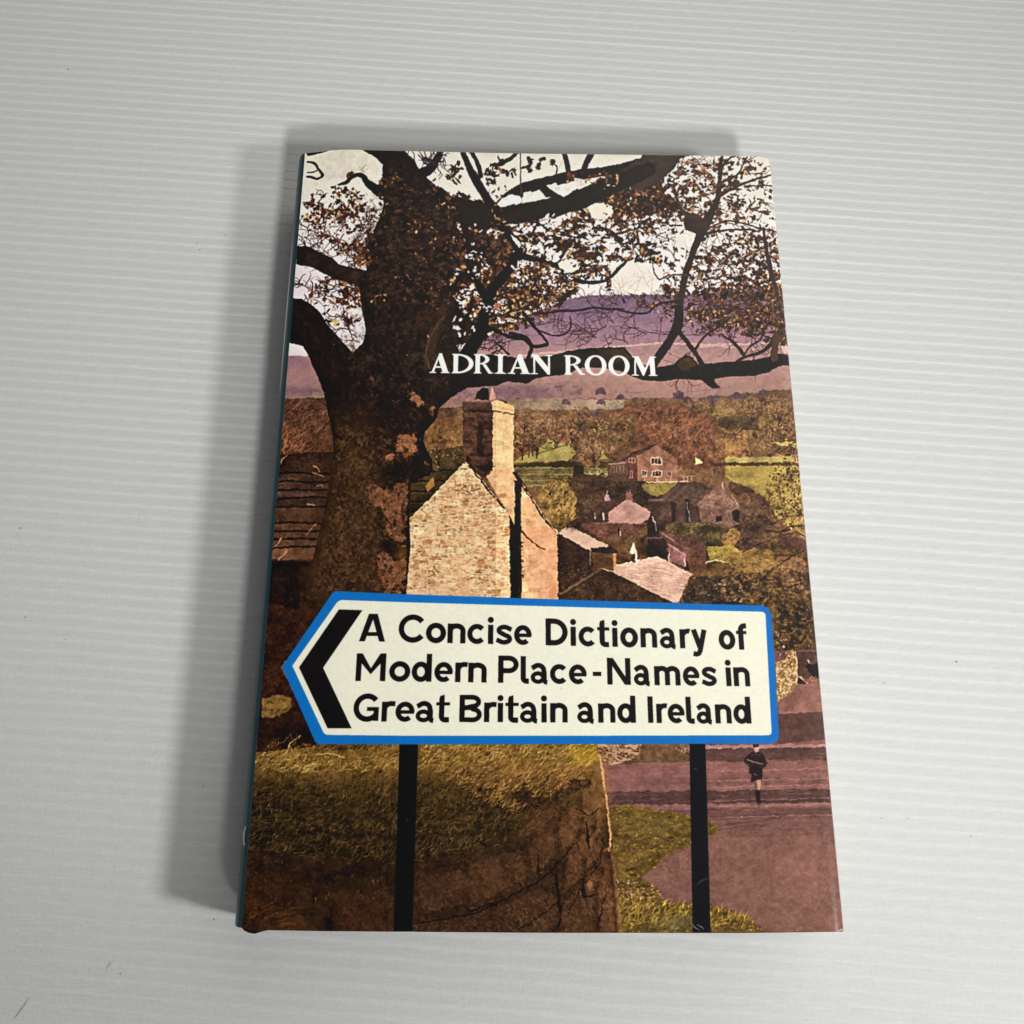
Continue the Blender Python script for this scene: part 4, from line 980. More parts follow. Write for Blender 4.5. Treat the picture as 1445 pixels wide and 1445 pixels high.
branch([(786, 370), (796, 356), (802, 346), (815, 335), (840, 333), (870, 330), (900, 322), (935, 318), (962, 318)], [5, 4, 4, 4, 4, 3, 2.6, 2.4, 2], (52, 36, 32), wob=.25)
branch([(792, 200), (801, 236), (802, 250)], [7, 7, 8], (48, 42, 36), wob=.1); branch([(844, 200), (828, 228), (822, 244)], [9, 8, 8], (46, 40, 36), wob=.1)
branch([(742, 202), (722, 222), (710, 228), (698, 234)], [6, 5, 5, 3], (50, 38, 32), wob=.2)
line([(734, 202), (734.5, 250), (736, 285)], 1.8, (84, 62, 60), .9, wob=.1)
line([(806, 200), (785, 245), (784, 240)], .1, BR)
branch([(785, 245), (786, 236), (784, 233)], 2.2, (60, 44, 40), wob=.1)
branch([(594, 245), (604, 240), (612, 232), (617, 222), (626, 202)], [16, 14, 12, 9, 8], (32, 26, 25), wob=.3)
for _ in range(10):
    twig(610 + rng.uniform(-4, 8), 232, rng.uniform(3, 5.5), rng.uniform(14, 26), 2.2, 1, (54, 42, 50), .8)
for x, y, n, r in [(640, 252, 7, 12), (702, 240, 12, 13), (757, 230, 10, 14), (745, 238, 5, 8), (722, 244, 6, 8), (766, 224, 3, 5), (778, 228, 2, 4), (690, 256, 7, 8), (637, 284, 12, 12), (653, 276, 8, 10), (690, 242, 6, 8)]:
    leaves(x, y, r, r * .6, n, 4, 7, .12, .02)
leaves(705, 300, 14, 50, 30, 2.5, 5, .8, .5); leaves(805, 250, 6, 10, 12, 3, 5, .9, .5); leaves(840, 250, 40, 10, 40, 3, 5.5, .7, .4)
# openings of sky through the mass
poly([(770, 262), (784, 257), (789, 264), (793, 268), (806, 264), (807, 271), (795, 277), (785, 273)], (228, 220, 206), rough=.3)
poly([(702, 288), (708, 279), (722, 274), (733, 276), (737, 284), (720, 289), (706, 293)], (230, 224, 206), rough=.4)
poly([(739, 272), (748, 269), (755, 275), (746, 282), (738, 282)], (230, 224, 206), rough=.4)
poly([(811, 250), (822, 252), (828, 262), (815, 268), (811, 260)], (228, 212, 204), rough=.6, a=.85)
clump(ell(848, 297, 20, 14), .72, 6, (234, 226, 202), (230, 220, 200), None, soft=4, k=12)
clump(ell(804, 374, 17, 11), .72, 5, (234, 226, 206), (230, 220, 200), None, soft=4, k=12)
clump(ell(779, 362, 14, 10), .7, 5, (230, 222, 210), (228, 216, 206), None, soft=4, k=12)
poly([(720, 330), (728, 336), (735, 345), (733, 350), (726, 342)], (232, 226, 212), rough=.4)
holes(742, 322, 26, 9, 18, 3, 6); holes(700, 330, 14, 8, 9, 2.6, 5); holes(655, 322, 26, 8, 7, 2, 4); holes(672, 372, 16, 22, 22, 2, 4.5)
holes(640, 382, 10, 7, 6, 3, 5.5); holes(735, 385, 12, 22, 20, 2.2, 5); holes(662, 425, 22, 22, 34, 2.4, 5.5); holes(785, 385, 24, 18, 20, 2.2, 4.6)
holes(800, 320, 44, 20, 34, 3, 6); holes(765, 345, 26, 10, 16, 2.6, 5); holes(852, 335, 40, 16, 26, 3, 6.5); holes(830, 380, 34, 14, 20, 2.5, 5)
holes(700, 432, 20, 12, 14, 2, 4.4); holes(640, 456, 14, 9, 7, 3.5, 6.5); holes(648, 470, 10, 4, 3, 3, 5); holes(780, 405, 30, 8, 16, 1.6, 3.4)
holes(905, 320, 50, 16, 30, 3, 6.5); holes(945, 262, 14, 16, 14, 3, 6); holes(880, 270, 40, 14, 8, 1.5, 3.4)
clump([(860, 366), (935, 370), (940, 398), (925, 414), (862, 415)], .82, 7, (238, 228, 214), (236, 225, 212), None, soft=5, k=12)
poly([(964, 326), (984, 325), (990, 332), (984, 350), (976, 358), (966, 350)], (232, 224, 206), rough=.6, a=.9)
for _ in range(8):
    twig(rng.uniform(870, 925), 414, -1.5 + rng.normal(0, .3), rng.uniform(22, 36), .7, 1, (176, 150, 130), .4)
# right limb
branch([(1020, 202), (1018, 222), (1016, 245), (1014, 268), (1011, 285), (1003, 300), (994, 318), (986, 336), (977, 358), (968, 384), (963, 408), (959, 430), (957, 452), (948, 475), (934, 496), (922, 512)], [3, 4, 6, 7, 8, 10, 16, 11, 9, 9, 10, 10, 13, 12, 12, 10], (58, 46, 40), wob=.3)
branch([(957, 435), (957, 458), (946, 478), (934, 496), (922, 514)], [10, 14, 12, 12, 11], (44, 36, 34), wob=.3)
poly([(966, 300), (985, 304), (999, 312), (1001, 325), (988, 330), (968, 325), (964, 312)], (60, 48, 42), rough=1)
branch([(980, 305), (965, 300), (955, 280), (950, 262)], [8, 6, 4, 3], (66, 52, 44), wob=.4)
branch([(1016, 240), (1026, 226), (1040, 218)], [4, 3, 2], (70, 56, 48)); branch([(1012, 278), (1030, 268), (1050, 258), (1075, 250), (1095, 243)], [5, 4, 3.4, 3, 2], (66, 50, 42)); branch([(1014, 262), (1024, 254), (1040, 246), (1054, 222)], [4, 3, 3, 2], (72, 56, 48))
branch([(1050, 262), (1075, 262), (1096, 260)], 2, (78, 58, 48)); branch([(1000, 322), (1016, 314), (1035, 312), (1058, 318), (1080, 324), (1100, 326)], [3, 2.6, 2.4, 2.4, 2.4, 2], (72, 54, 52))
branch([(996, 330), (1010, 326), (1035, 324), (1060, 324)], [4, 3, 2.6, 2.6], (64, 48, 46)); branch([(1077, 322), (1080, 345), (1085, 370), (1092, 400), (1098, 420), (1103, 446), (1105, 470), (1104, 490)], [3, 5, 6, 6, 5, 6, 7, 8], (66, 48, 42), wob=.4)
branch([(860, 392), (872, 380), (884, 368)], [4, 5, 4], (44, 34, 34)); branch([(968, 388), (945, 388), (930, 394), (922, 380), (920, 368)], [3, 2, 2, 1.6, 1.4], (80, 60, 56), wob=.2)
branch([(960, 425), (930, 428), (912, 442), (885, 440), (866, 436)], [4, 3, 3, 2.6, 2], (54, 36, 46), wob=.2); branch([(880, 436), (860, 436), (838, 434), (815, 438), (780, 440), (740, 446)], [2, 3, 3, 3, 3, 2], (52, 34, 44), wob=.2)
branch([(720, 470), (742, 476), (752, 488), (768, 487), (772, 484), (760, 468), (748, 455), (738, 440)], [5, 5, 5, 5, 3, 4, 5, 4], (40, 26, 28), wob=.2)
branch([(690, 462), (706, 470), (722, 476), (740, 478), (750, 490), (745, 505)], [5, 4, 5, 6, 6, 6], (34, 24, 24), wob=.25); branch([(760, 466), (780, 473), (795, 472), (805, 462), (804, 446)], [2.4, 2.4, 2.6, 2.4, 2], (56, 38, 44), wob=.2)
branch([(662, 490), (678, 474), (695, 464)], [5, 4, 3], (32, 24, 22)); branch([(700, 484), (712, 494), (718, 500)], 2.6, (50, 34, 36)); branch([(815, 458), (824, 466), (832, 469), (846, 465), (856, 458)], 1.6, (90, 62, 66), wob=.2)
# horizontal limb under the author's name
limb = [(640, 512), (662, 500), (690, 500), (740, 506), (765, 503), (785, 500), (800, 495), (830, 491), (860, 489.5), (882, 490), (890, 500), (900, 512), (925, 518), (950, 514), (958, 506), (966, 500), (976, 503), (985, 514), (1020, 510.5), (1060, 508), (1085, 503), (1092, 497), (1100, 499), (1126, 500),
        (1126, 515), (1110, 514.5), (1097, 517), (1085, 525), (1064, 530), (1030, 531), (1008, 534), (1010, 541), (1017, 547), (1005, 548), (1000, 545), (990, 536), (960, 534.5), (930, 538), (905, 536), (892, 531), (875, 523), (850, 519), (822, 518), (800, 528), (770, 531), (755, 534), (745, 541), (735, 540), (716, 538), (700, 544), (660, 547), (642, 556), (630, 566), (615, 580)]
poly(limb, (30, 26, 21), (38, 32, 26), rough=.25, fine=.15)
poly([(842, 492), (880, 491), (892, 506), (868, 512), (850, 503)], (70, 54, 32), (52, 42, 28), rough=.8, a=.8); poly([(962, 503), (976, 504), (982, 516), (966, 524), (955, 516)], (84, 62, 36), (52, 40, 26), rough=.8, a=.9)
poly([(1006, 536), (1016, 545), (1010, 541), (1004, 534)], (120, 88, 54), rough=.3)
poly([(780, 502), (800, 498), (850, 494), (880, 510), (810, 518), (770, 520)], (44, 36, 26), rough=1, a=.6)
branch([(990, 513), (984, 502), (972, 486), (960, 470), (954, 462)], [8, 6, 6, 6, 7], (50, 36, 34), wob=.25); branch([(980, 497), (988, 482), (1002, 468), (1012, 462), (1030, 448)], [3.4, 3, 3, 2.6, 2], (58, 40, 44), wob=.3)
branch([(1040, 509), (1056, 502), (1072, 498), (1086, 487), (1094, 474), (1100, 462)], [4, 4, 4.5, 6, 6, 7], (52, 38, 36), wob=.3); branch([(1050, 502), (1040, 488), (1028, 478), (1018, 472)], [5, 5, 3, 2], (56, 40, 42), wob=.4); branch([(1050, 500), (1058, 488), (1072, 480), (1076, 468)], [3, 3, 3, 2], (60, 44, 44), wob=.3)
branch([(1092, 505), (1094, 485), (1100, 470), (1110, 478), (1122, 492)], [10, 10, 14, 10, 7], (74, 54, 42), wob=.5); poly([(1100, 488), (1112, 487), (1120, 494), (1106, 498)], (206, 170, 160), rough=.5, a=.8)
leaves(1072, 452, 40, 16, 180, 2, 4.4, .45, .2); leaves(1106, 450, 14, 30, 90, 2.2, 4.6, .5, .15)
# left limbs
poly([(418, 347), (432, 346.5), (455, 357), (470, 364), (478, 373), (500, 378), (520, 382), (560, 380), (560, 430), (520, 415), (500, 401), (480, 396), (465, 390), (440, 377), (418, 373)], (42, 32, 27), (52, 38, 31), rough=.2, fine=.16)
# trunk
trunk = [(508, 208), (570, 208), (572, 214), (585, 226), (592, 240), (600, 249), (614, 261), (624, 278), (640, 290), (634, 310), (640, 330), (634, 355), (640, 380), (632, 410), (640, 440), (636, 470), (650, 500), (652, 520), (645, 556), (622, 568), (616, 590), (600, 608), (597, 622), (604, 640), (612, 655), (606, 670), (590, 676), (579, 684), (577, 728), (579, 770), (575, 815), (572, 850), (395, 850), (416, 838), (430, 818), (442, 786), (450, 752), (458, 720), (464, 680), (470, 650), (471, 630), (467, 602), (462, 580), (457, 555), (448, 531), (440, 515), (434, 499), (428, 489), (405, 482),
         (405, 420), (425, 421), (440, 430), (452, 441), (461, 456), (476, 474), (497, 498), (512, 484), (516, 466), (512, 446), (508, 420), (506, 395), (517, 380), (514, 352), (526, 330), (531, 316), (538, 302), (541, 285), (540, 270), (532, 262), (539, 250), (540, 232), (530, 222), (514, 213)]
poly(trunk, (27, 21, 17), (36, 27, 22), rough=.22, fine=.22)
clump(trunk, .40, 7, (46, 33, 25), (60, 43, 32), None, soft=4, k=2, ax=.7, ay=1.3, a=.55, oct=4)
soft(500, 700, 50, 90, (58, 41, 30), .6); soft(470, 810, 50, 60, (58, 41, 30), .6); clump([(470, 570), (600, 570), (580, 700), (578, 850), (410, 850), (445, 790), (465, 690), (470, 620)], .5, 5, (40, 28, 21), (68, 49, 35), (84, 60, 42), k=2, a=.6, oct=4)
soft(530, 560, 60, 60, (24, 19, 17), .6)
dabs([(475, 560), (590, 560), (575, 845), (430, 845), (465, 690)], 1500, .9, 3, [(62, 45, 33), (28, 20, 17), (74, 54, 38), (44, 32, 26)], .35, ang=1.4)
dabs([(520, 260), (630, 290), (636, 560), (520, 540), (450, 470)], 1100, 1, 3.6, [(48, 36, 29), (20, 16, 14), (58, 43, 34)], .35)
# brown leaves and lichen over the trunk
clump([(540, 215), (600, 255), (640, 300), (640, 440), (560, 430), (518, 400), (516, 350), (535, 300)], .40, 5.5, (52, 38, 29), (80, 56, 40), (150, 108, 64), soft=6, k=4, a=.7, ax=1.3, ay=.8, oct=4, lt=.5)
clump([(480, 480), (560, 440), (640, 440), (650, 530), (600, 600), (500, 600)], .34, 8, (42, 31, 25), (62, 45, 34), (100, 70, 48), soft=8, k=2.5, a=.7, oct=4, lt=.5)
for rx_, ry_, n_, q_ in [(540, 262, 12, 5), (536, 300, 10, 5), (528, 330, 12, 6), (520, 360, 14, 6), (640, 300, 10, 6), (640, 345, 10, 6), (636, 390, 9, 7), (612, 262, 6, 4), (628, 284, 8, 5)]:
    leaves(rx_, ry_, q_ + 3, 16, n_, 3, 6, .3, .1)
soft(612, 500, 9, 34, (62, 46, 36), .5); soft(628, 440, 12, 16, (70, 50, 38), .5)
branch([(606, 520), (600, 500), (606, 478), (620, 455), (626, 446)], [2, 3, 3, 2], (84, 60, 46), wob=.8)
for x, y, rx, ry, n, g in [(552, 246, 10, 14, 22, .3), (556, 285, 22, 10, 16, .2), (580, 315, 14, 12, 16, .5), (584, 326, 6, 4, 4, 1), (620, 342, 14, 12, 18, .5), (593, 366, 22, 10, 30, .25), (560, 345, 20, 14, 18, .1), (535, 422, 16, 8, 14, .6), (620, 425, 20, 16, 34, .1), (560, 405, 40, 20, 40, .05), (600, 400, 30, 16, 30, .1), (616, 320, 16, 12, 24, .15), (622, 288, 12, 8, 14, .3)]:
    leaves(x, y, rx, ry, n, 1.6, 4, .65, g * .5, tone=.9)
leaf(587, 327, 4.4, .3, (206, 176, 116), kind=1)
OR = [(188, 124, 88), (158, 100, 68), (128, 80, 56), (208, 148, 110)]
def patch(P, n, s=(1, 3), cols=OR, a=.8):
    clump(P, .62, 5.5, mixc(cols[1], (60, 38, 28), .35), mixc(cols[0], (60, 38, 28), .2), cols[0], soft=6, k=3, a=a, lt=.35, oct=4); dabs(P, n // 2, s[0] * .7, s[1] * .7, cols + [(50, 34, 26)] * 3, a * .7)
soft(505, 660, 26, 90, (80, 58, 42), .45); soft(480, 780, 30, 60, (84, 60, 43), .5); soft(520, 780, 22, 60, (70, 50, 37), .4); soft(455, 820, 24, 24, (66, 48, 35), .5); clump([(470, 590), (560, 600), (560, 840), (430, 840), (455, 760)], .42, 4, (92, 68, 49), (112, 82, 58), None, soft=12, k=2.5, a=.5, oct=4); clump([(470, 590), (560, 600), (560, 840), (430, 840), (455, 760)], .36, 4, (30, 22, 18), (40, 29, 23), None, soft=12, k=3, a=.6, oct=4)
clump([(520, 260), (630, 290), (636, 560), (520, 560), (460, 480)], .36, 6, (62, 46, 35), (78, 57, 42), None, soft=10, k=2.5, a=.5, oct=4)
patch([(556, 612), (585, 608), (594, 620), (590, 640), (575, 652), (556, 640)], 240)
patch([(540, 640), (560, 636), (566, 648), (550, 655), (541, 648)], 70)
patch([(572, 552), (584, 550), (598, 562), (606, 572), (592, 578), (576, 566)], 110, (.9, 2.4)); patch([(552, 562), (566, 560), (568, 568), (558, 571)], 40, (.9, 2.2)); patch([(600, 572), (616, 570), (615, 588), (606, 590)], 40, (.9, 2.2))
patch([(515, 524), (530, 530), (534, 542), (524, 544)], 34, (.8, 2.2), [(120, 76, 48), (96, 60, 40)], .7)
RD = [(156, 104, 78), (128, 82, 60), (106, 66, 49), (176, 122, 92)]
patch([(516, 684), (530, 680), (545, 690), (560, 680), (578, 676), (577, 735), (573, 780), (560, 770), (545, 760), (538, 720), (524, 716), (516, 700)], 620, (1, 3.4), RD, .75)
patch([(528, 780), (545, 775), (562, 790), (578, 775), (574, 840), (535, 840), (530, 810)], 420, (1, 3.2), RD, .75)
soft(566, 786, 9, 16, (120, 86, 42), .5)
soft(560, 665, 24, 12, (24, 18, 16), .8); soft(546, 770, 10, 8, (30, 21, 18), .7)
patch([(590, 636), (604, 650), (612, 655), (604, 664), (596, 655)], 30, (.9, 2.4), [(140, 104, 66), (100, 72, 44)], .7)
poly([(600, 685), (612, 672), (613, 685), (603, 694)], (140, 100, 52), rough=.4); poly([(604, 630), (612, 640), (619, 664), (612, 664)], (92, 76, 50), rough=.6, a=.8)
leaves(616, 644, 10, 16, 26, 1.2, 3, .5, .3)
poly([(605, 470), (618, 450), (628, 446), (622, 470), (606, 500), (600, 520), (596, 505)], (66, 46, 36), rough=1, a=.5)
patch([(626, 532), (634, 530), (636, 548), (628, 552)], 26, (.9, 2.4), [(130, 94, 56), (100, 70, 42)], .6)
patch([(586, 430), (628, 428), (634, 444), (600, 470), (582, 458)], 40, (.8, 2.0), [(80, 56, 42), (62, 45, 35)], .4)
dabs([(470, 470), (480, 478), (492, 492), (482, 494), (462, 484)], 30, .8, 2, [(110, 64, 40), (84, 50, 36)], .6)
leaf(604, 474, 3, 1, (206, 178, 140), .9, 3); leaf(574, 501, 2.4, .4, (170, 150, 134), .8, 1)

weather(200, 1330, .08, .1)
lum = img.mean(-1, keepdims=True); img[:] = np.clip(img + (img - .20) * .20 * np.clip(img * 5, 0, 1) * np.clip((.80 - lum) / .3, 0, 1), 0, 1)   # printer's contrast
g_ = img.mean(-1, keepdims=True); img[:] = img * .90 + g_ * .10
vio = np.clip((img[..., 2:3] - img[..., 1:2]) * 8, 0, 1) * np.clip((.72 - g_) * 4, 0, 1)          # violets lean to brown-mauve
img[..., 2:3] -= vio * .028; img[..., 1:2] += vio * .006
low = np.clip((gy[:, None, None] - 560) / 30, 0, 1) * np.clip((.6 - g_) * 3, 0, 1); img[..., 2:3] *= 1 - .09 * low; img[..., 0:1] *= 1 + .03 * low
for ch_ in range(3): img[..., ch_] = boxblur(img[..., ch_], 1) * .75 + img[..., ch_] * .25   # softness of the halftone
vb_ = box(700, 562, 1210, 852); img[vb_[0]:vb_[1], vb_[2]:vb_[3]] *= 1.10
for ch_ in range(3):                                     # press sharpening, fine then broad
    c_ = img[..., ch_]; d_ = (c_ - boxblur(c_, 3)) * .75; e_ = (c_ - boxblur(c_, 22)) * .16
    img[..., ch_] = np.clip(c_ + np.clip(d_, -.16, .16) + np.clip(e_, -.06, .06), .02, 1)

# ---- sign posts
poly([(563.8, 1045), (590.3, 1045), (581.6, 1320), (555.3, 1320)], (19, 20, 23), fine=.1); poly([(972.8, 1045), (995.3, 1045), (1003, 1320), (977.4, 1320)], (17, 20, 27), fine=.1)
line([(574, 1156), (575, 1157)], 2.4, (60, 58, 56), .7); line([(980, 1085), (983, 1086)], 1.6, (90, 90, 92), .6)
line(smooth([(982, 1250), (990, 1243), (1001, 1238)]), [.8, 3, 1], (60, 66, 76), .5)
for q in [((976, 1303), (981, 1309), (988, 1313)), ((983, 1305), (990, 1308), (993, 1312))]:
    line(smooth(q), [.8, 1.6, .6], (150, 150, 146), .6)
for x in (858, 866):
    pass
# ---- runner
poly([(1049, 1074), (1054, 1066), (1060, 1062), (1066, 1060), (1072, 1061), (1078, 1066), (1083, 1077), (1080, 1082), (1076, 1084), (1076, 1097), (1074, 1103), (1065, 1102), (1061, 1104), (1059, 1101), (1061, 1094), (1057, 1091), (1057, 1078), (1052, 1078)], (36, 26, 28), (46, 34, 36), rough=.12)
poly([(1064, 1058), (1065, 1052), (1069, 1050), (1072, 1054), (1070, 1061), (1066, 1062)], (206, 164, 144)); poly([(1062, 1050), (1071, 1050), (1071, 1054), (1063, 1055)], (44, 30, 28))
line([(1054, 1072), (1062, 1075), (1070, 1077), (1076, 1078)], 1.6, (166, 130, 120), .9, wob=.2); line([(1064, 1092), (1068, 1094)], 1.2, (140, 120, 120), .7)
poly([(1067, 1101), (1074, 1100), (1073, 1112), (1071, 1117), (1068, 1112)], (196, 146, 126)); poly([(1064, 1104), (1068, 1103), (1069, 1114), (1065, 1112)], (110, 76, 70))
poly([(1065, 1115), (1073, 1115), (1073, 1128), (1075, 1133), (1069, 1134), (1067, 1128)], (38, 28, 32)); line([(1071, 1135), (1071, 1139)], 1.2, (60, 42, 44), .8)
line([(1060, 1136), (1069, 1135.5), (1078, 1136)], 1.6, (74, 52, 52), .7)
line([(1051, 1075), (1057, 1081), (1064, 1079)], 2.2, (52, 40, 42), .9); line([(1081, 1075), (1077, 1083), (1070, 1081)], 2.2, (50, 38, 40), .9); line([(1060, 1066), (1066, 1064), (1073, 1066)], 1.2, (92, 72, 72), .8); soft(1067, 1070, 5, 5, (62, 48, 50), .5)
line([(1085, 1137), (1105, 1136)], 2.4, (150, 108, 104), .7, wob=.5)

# ---- the sign
def rounded(P, R, n=7):
    out = []; m = len(P)
    for k in range(m):
        a_, b_, c_ = np.array(P[k - 1], float), np.array(P[k], float), np.array(P[(k + 1) % m], float); r = R[k]
        u = (a_ - b_) / np.linalg.norm(a_ - b_); v = (c_ - b_) / np.linalg.norm(c_ - b_); s, e = b_ + u * r, b_ + v * r
        for t in np.linspace(0, 1, n):
            out.append(tuple((1 - t) ** 2 * s + 2 * t * (1 - t) * b_ + t * t * e))
    return out
SIGN_OUT = rounded([(471, 834), (570, 838.5), (830, 847.3), (1088, 854.8), (1093.5, 940), (1100, 1049.5), (830, 1049.9), (570, 1050.6), (446, 1050), (398, 941)], [5, 0.1, .1, 17, .1, 15, .1, .1, 5, 3])
SIGN_IN = rounded([(478, 846.6), (570, 849.8), (830, 857.2), (1080, 863.4), (1084, 940), (1089, 1037.6), (830, 1038.2), (570, 1038.2), (458, 1037), (412.5, 939.5)], [6, .1, .1, 6, .1, 6, .1, .1, 5, 2])
poly(SIGN_OUT, (16, 108, 186), (18, 104, 182), fine=.03)
poly(SIGN_IN, (233, 231, 211), (230, 229, 209), fine=.015, mix=NC)
poly([(478.2, 860), (511.5, 861), (456, 942.3), (496.2, 1027.8), (462.3, 1027.8), (421.9, 941.8)], (24, 22, 22), fine=.05)
for x, y in [(792, 971), (827, 984), (855, 880), (640, 1012), (1010, 975), (975, 997)]:
    line([(x, y), (x + 1, y + .5)], 1.1, (150, 146, 134), .7)

# ---- lettering: road-sign alphabet from centre lines
T = .196; XH = .72


def thick(P, w=T):
    P = np.array(P, float); d = np.gradient(P, axis=0); d /= np.linalg.norm(d, axis=1)[:, None] + 1e-9; n = np.stack([-d[:, 1], d[:, 0]], 1) * w / 2
    return [tuple(q) for q in np.vstack([P + n, (P - n)[::-1]])]


def arc(cx, cy, rx, ry, a0, a1, n=26):
    t = np.radians(np.linspace(a0, a1, n)); return [(cx + rx * math.cos(u), cy + ry * math.sin(u)) for u in t]


def rect(x0, y0, x1, y1):
    return [(x0, y0), (x1, y0), (x1, y1), (x0, y1)]


def glyph(ch, w):
    t = T; h = t / 2; o = .015; ry = (XH + 2 * o - t) / 2; cy = XH / 2; r = (w - t) / 2; G = []
    if ch == 'o': G = [thick(arc(w / 2, cy, r, ry, -8, 188, 30)), thick(arc(w / 2, cy, r, ry, 172, 368, 30))]
    elif ch == 'c': G = [thick(arc(w / 2 + .02, cy, r + .02, ry, 42, 318, 34), t * .95)]
    elif ch == 'e': G = [thick(arc(w / 2, cy, r, ry, -2, 312, 40), t * .93), rect(h, cy - .075, w - .02, cy + .055)]
    elif ch == 'a':
        G = [thick([(.055, XH * .78)] + arc(w * .43, XH * .66, w * .30, XH * .27, 150, 20, 12)[1:] + [(w - h - .075, XH * .55), (w - h - .075, XH * .2)] + arc(w - .05, .13, .125, .09, 180, 265, 7), t * .93),
             thick(arc(w * .41, .215, w * .41 - h * .9, .155, -8, 188, 22), t * .8), thick(arc(w * .41, .215, w * .41 - h * .9, .155, 172, 368, 22), t * .8)]
    elif ch in 'nm':
        k = 1 if ch == 'n' else 2; aw = (w - t) / k; G = [rect(0, 0, t, XH)]
        for q in range(k):
            x0 = h + q * aw; G.append(thick([(x0 + .0, XH * .5)] + arc(x0 + aw / 2, XH - h - .16, aw / 2, .175, 170, 0, 14) + [(x0 + aw, XH * .4), (x0 + aw, 0)], t * .97))
    elif ch == 'r': G = [rect(0, 0, t, XH), thick([(h, XH * .5)] + arc(h + .24, XH - .30, .24, .235, 165, 84, 9) + [(w, XH - .075)], t * .93)]
    elif ch == 'd': G = [rect(w - t, 0, w, 1.02), thick(arc((w - t * .3) / 2, cy, (w - t * .3 - t) / 2, ry, -8, 188, 30), t * .97), thick(arc((w - t * .3) / 2, cy, (w - t * .3 - t) / 2, ry, 172, 368, 30), t * .97)]
    elif ch == 'l': G = [thick([(h, 1.0), (h, .18)] + arc(h + .12, .19, .12, .115, 180, 270, 8) + [(w, .075)], t)]
    elif ch == 'i': G = [rect(0, 0, t, XH - .01), arc(h, .89, .113, .113, 0, 345, 24)]
    elif ch == 'I': G = [rect(0, 0, t, 1)]
    elif ch == 't': G = [thick([(w * .40, .86), (w * .40, .2)] + arc(w * .40 + .13, .2, .13, .125, 180, 268, 8) + [(w * .95, .075)], t), [(w * .4 - h, .8), (w * .4 + h, .8), (w * .4 + h, 1.0), (w * .4 - h * .7, .95)], rect(0, XH - .12, w, XH - .0)]
    elif ch == 'f': G = [thick([(w * .44, 0), (w * .44, .72)] + arc(w * .44 + .15, .74, .15, .165, 180, 95, 10) + [(w, .905)], t), rect(0, XH - .13, w * .98, XH - .01)]
    elif ch == 'y': G = [thick([(h * 1.05, XH), (w * .52, .06)], t * 1.02), thick([(w - h * 1.05, XH), (w * .52, -.08), (w * .43, -.19), (w * .28, -.215), (w * .1, -.19)], t * .95)]
    elif ch == 's': G = [thick([(w * .95, XH * .76)] + arc(w * .52, XH * .715, w * .33, .125, 35, 245, 16) + arc(w * .50, XH * .285, w * .35, .13, 75, -145, 16) + [(w * .05, XH * .22)], t * .88)]
    elif ch == '-': G = [rect(0, .31, w, .47)]
    elif ch == 'A': G = [[(0, 0), (t * 1.1, 0), (w / 2 + .0, .80), (w - t * 1.1, 0), (w, 0), (w / 2 + .16, 1), (w / 2 - .16, 1)], rect(w * .22, .2, w * .78, .34)]
    elif ch == 'C': G = [thick(arc(w / 2 + .04, .5, r + .04, .5 + o - h, 38, 322, 40), t)]
    elif ch == 'G': G = [thick(arc(w / 2 + .03, .5, r + .03, .5 + o - h, 40, 325, 40), t), rect(w - t * 1.05, .02, w - .02, .47), rect(w * .52, .38, w - .02, .52)]
    elif ch == 'D': G = [rect(0, 0, t, 1), thick([(h, 1 - h), (w * .35, 1 - h)] + arc(w * .38, .5, w * .62 - h, .5 - h, 88, -88, 26) + [(w * .35, h), (h, h)], t)]
    elif ch == 'B': G = [rect(0, 0, t, 1), thick([(h, 1 - h * .9), (w * .5, 1 - h * .9)] + arc(w * .56, .745, w * .40 - h, .255 - h * .9, 88, -88, 18) + [(h, .49 + .0)], t * .9), thick([(h, .53), (w * .5, .53)] + arc(w * .58, .275, w * .42 - h, .275 - h * .8, 88, -88, 20) + [(h, h * .9)], t * .9)]
    elif ch == 'P': G = [rect(0, 0, t, 1), thick([(h, 1 - h * .9), (w * .45, 1 - h * .9)] + arc(w * .52, .68, w * .48 - h, .32 - h * .9, 88, -88, 20) + [(h, .36 + h * .9)], t * .95)]
    elif ch == 'M': G = [rect(0, 0, t, 1), rect(w - t, 0, w, 1), [(0, 1), (t * 1.1, 1), (w / 2, .46), (w - t * 1.1, 1), (w, 1), (w, .86), (w / 2, .24), (0, .86)]]
    elif ch == 'N': G = [rect(0, 0, t, 1), rect(w - t, 0, w, 1), [(0, 1), (t * 1.15, 1), (w, .0), (w - t * 1.15, 0)]]
    return G


def nosehole(G, hole):
    return G


def lean(x):
    return .085 - .178 * (x - 390) / 753


def put(G, xa, yb, cap, wpx, col, w):
    """glyph outlines placed with foot-left at (xa, yb)"""
    acc = None
    for P in G:
        pts = []
        for u, v in P:
            x = xa + u / w * wpx; pts.append((x + v * cap * lean(x), yb(x) - v * cap))
        r = pmask(pts)
        if r is None: continue
        blend(r[0], r[1], c3(col))


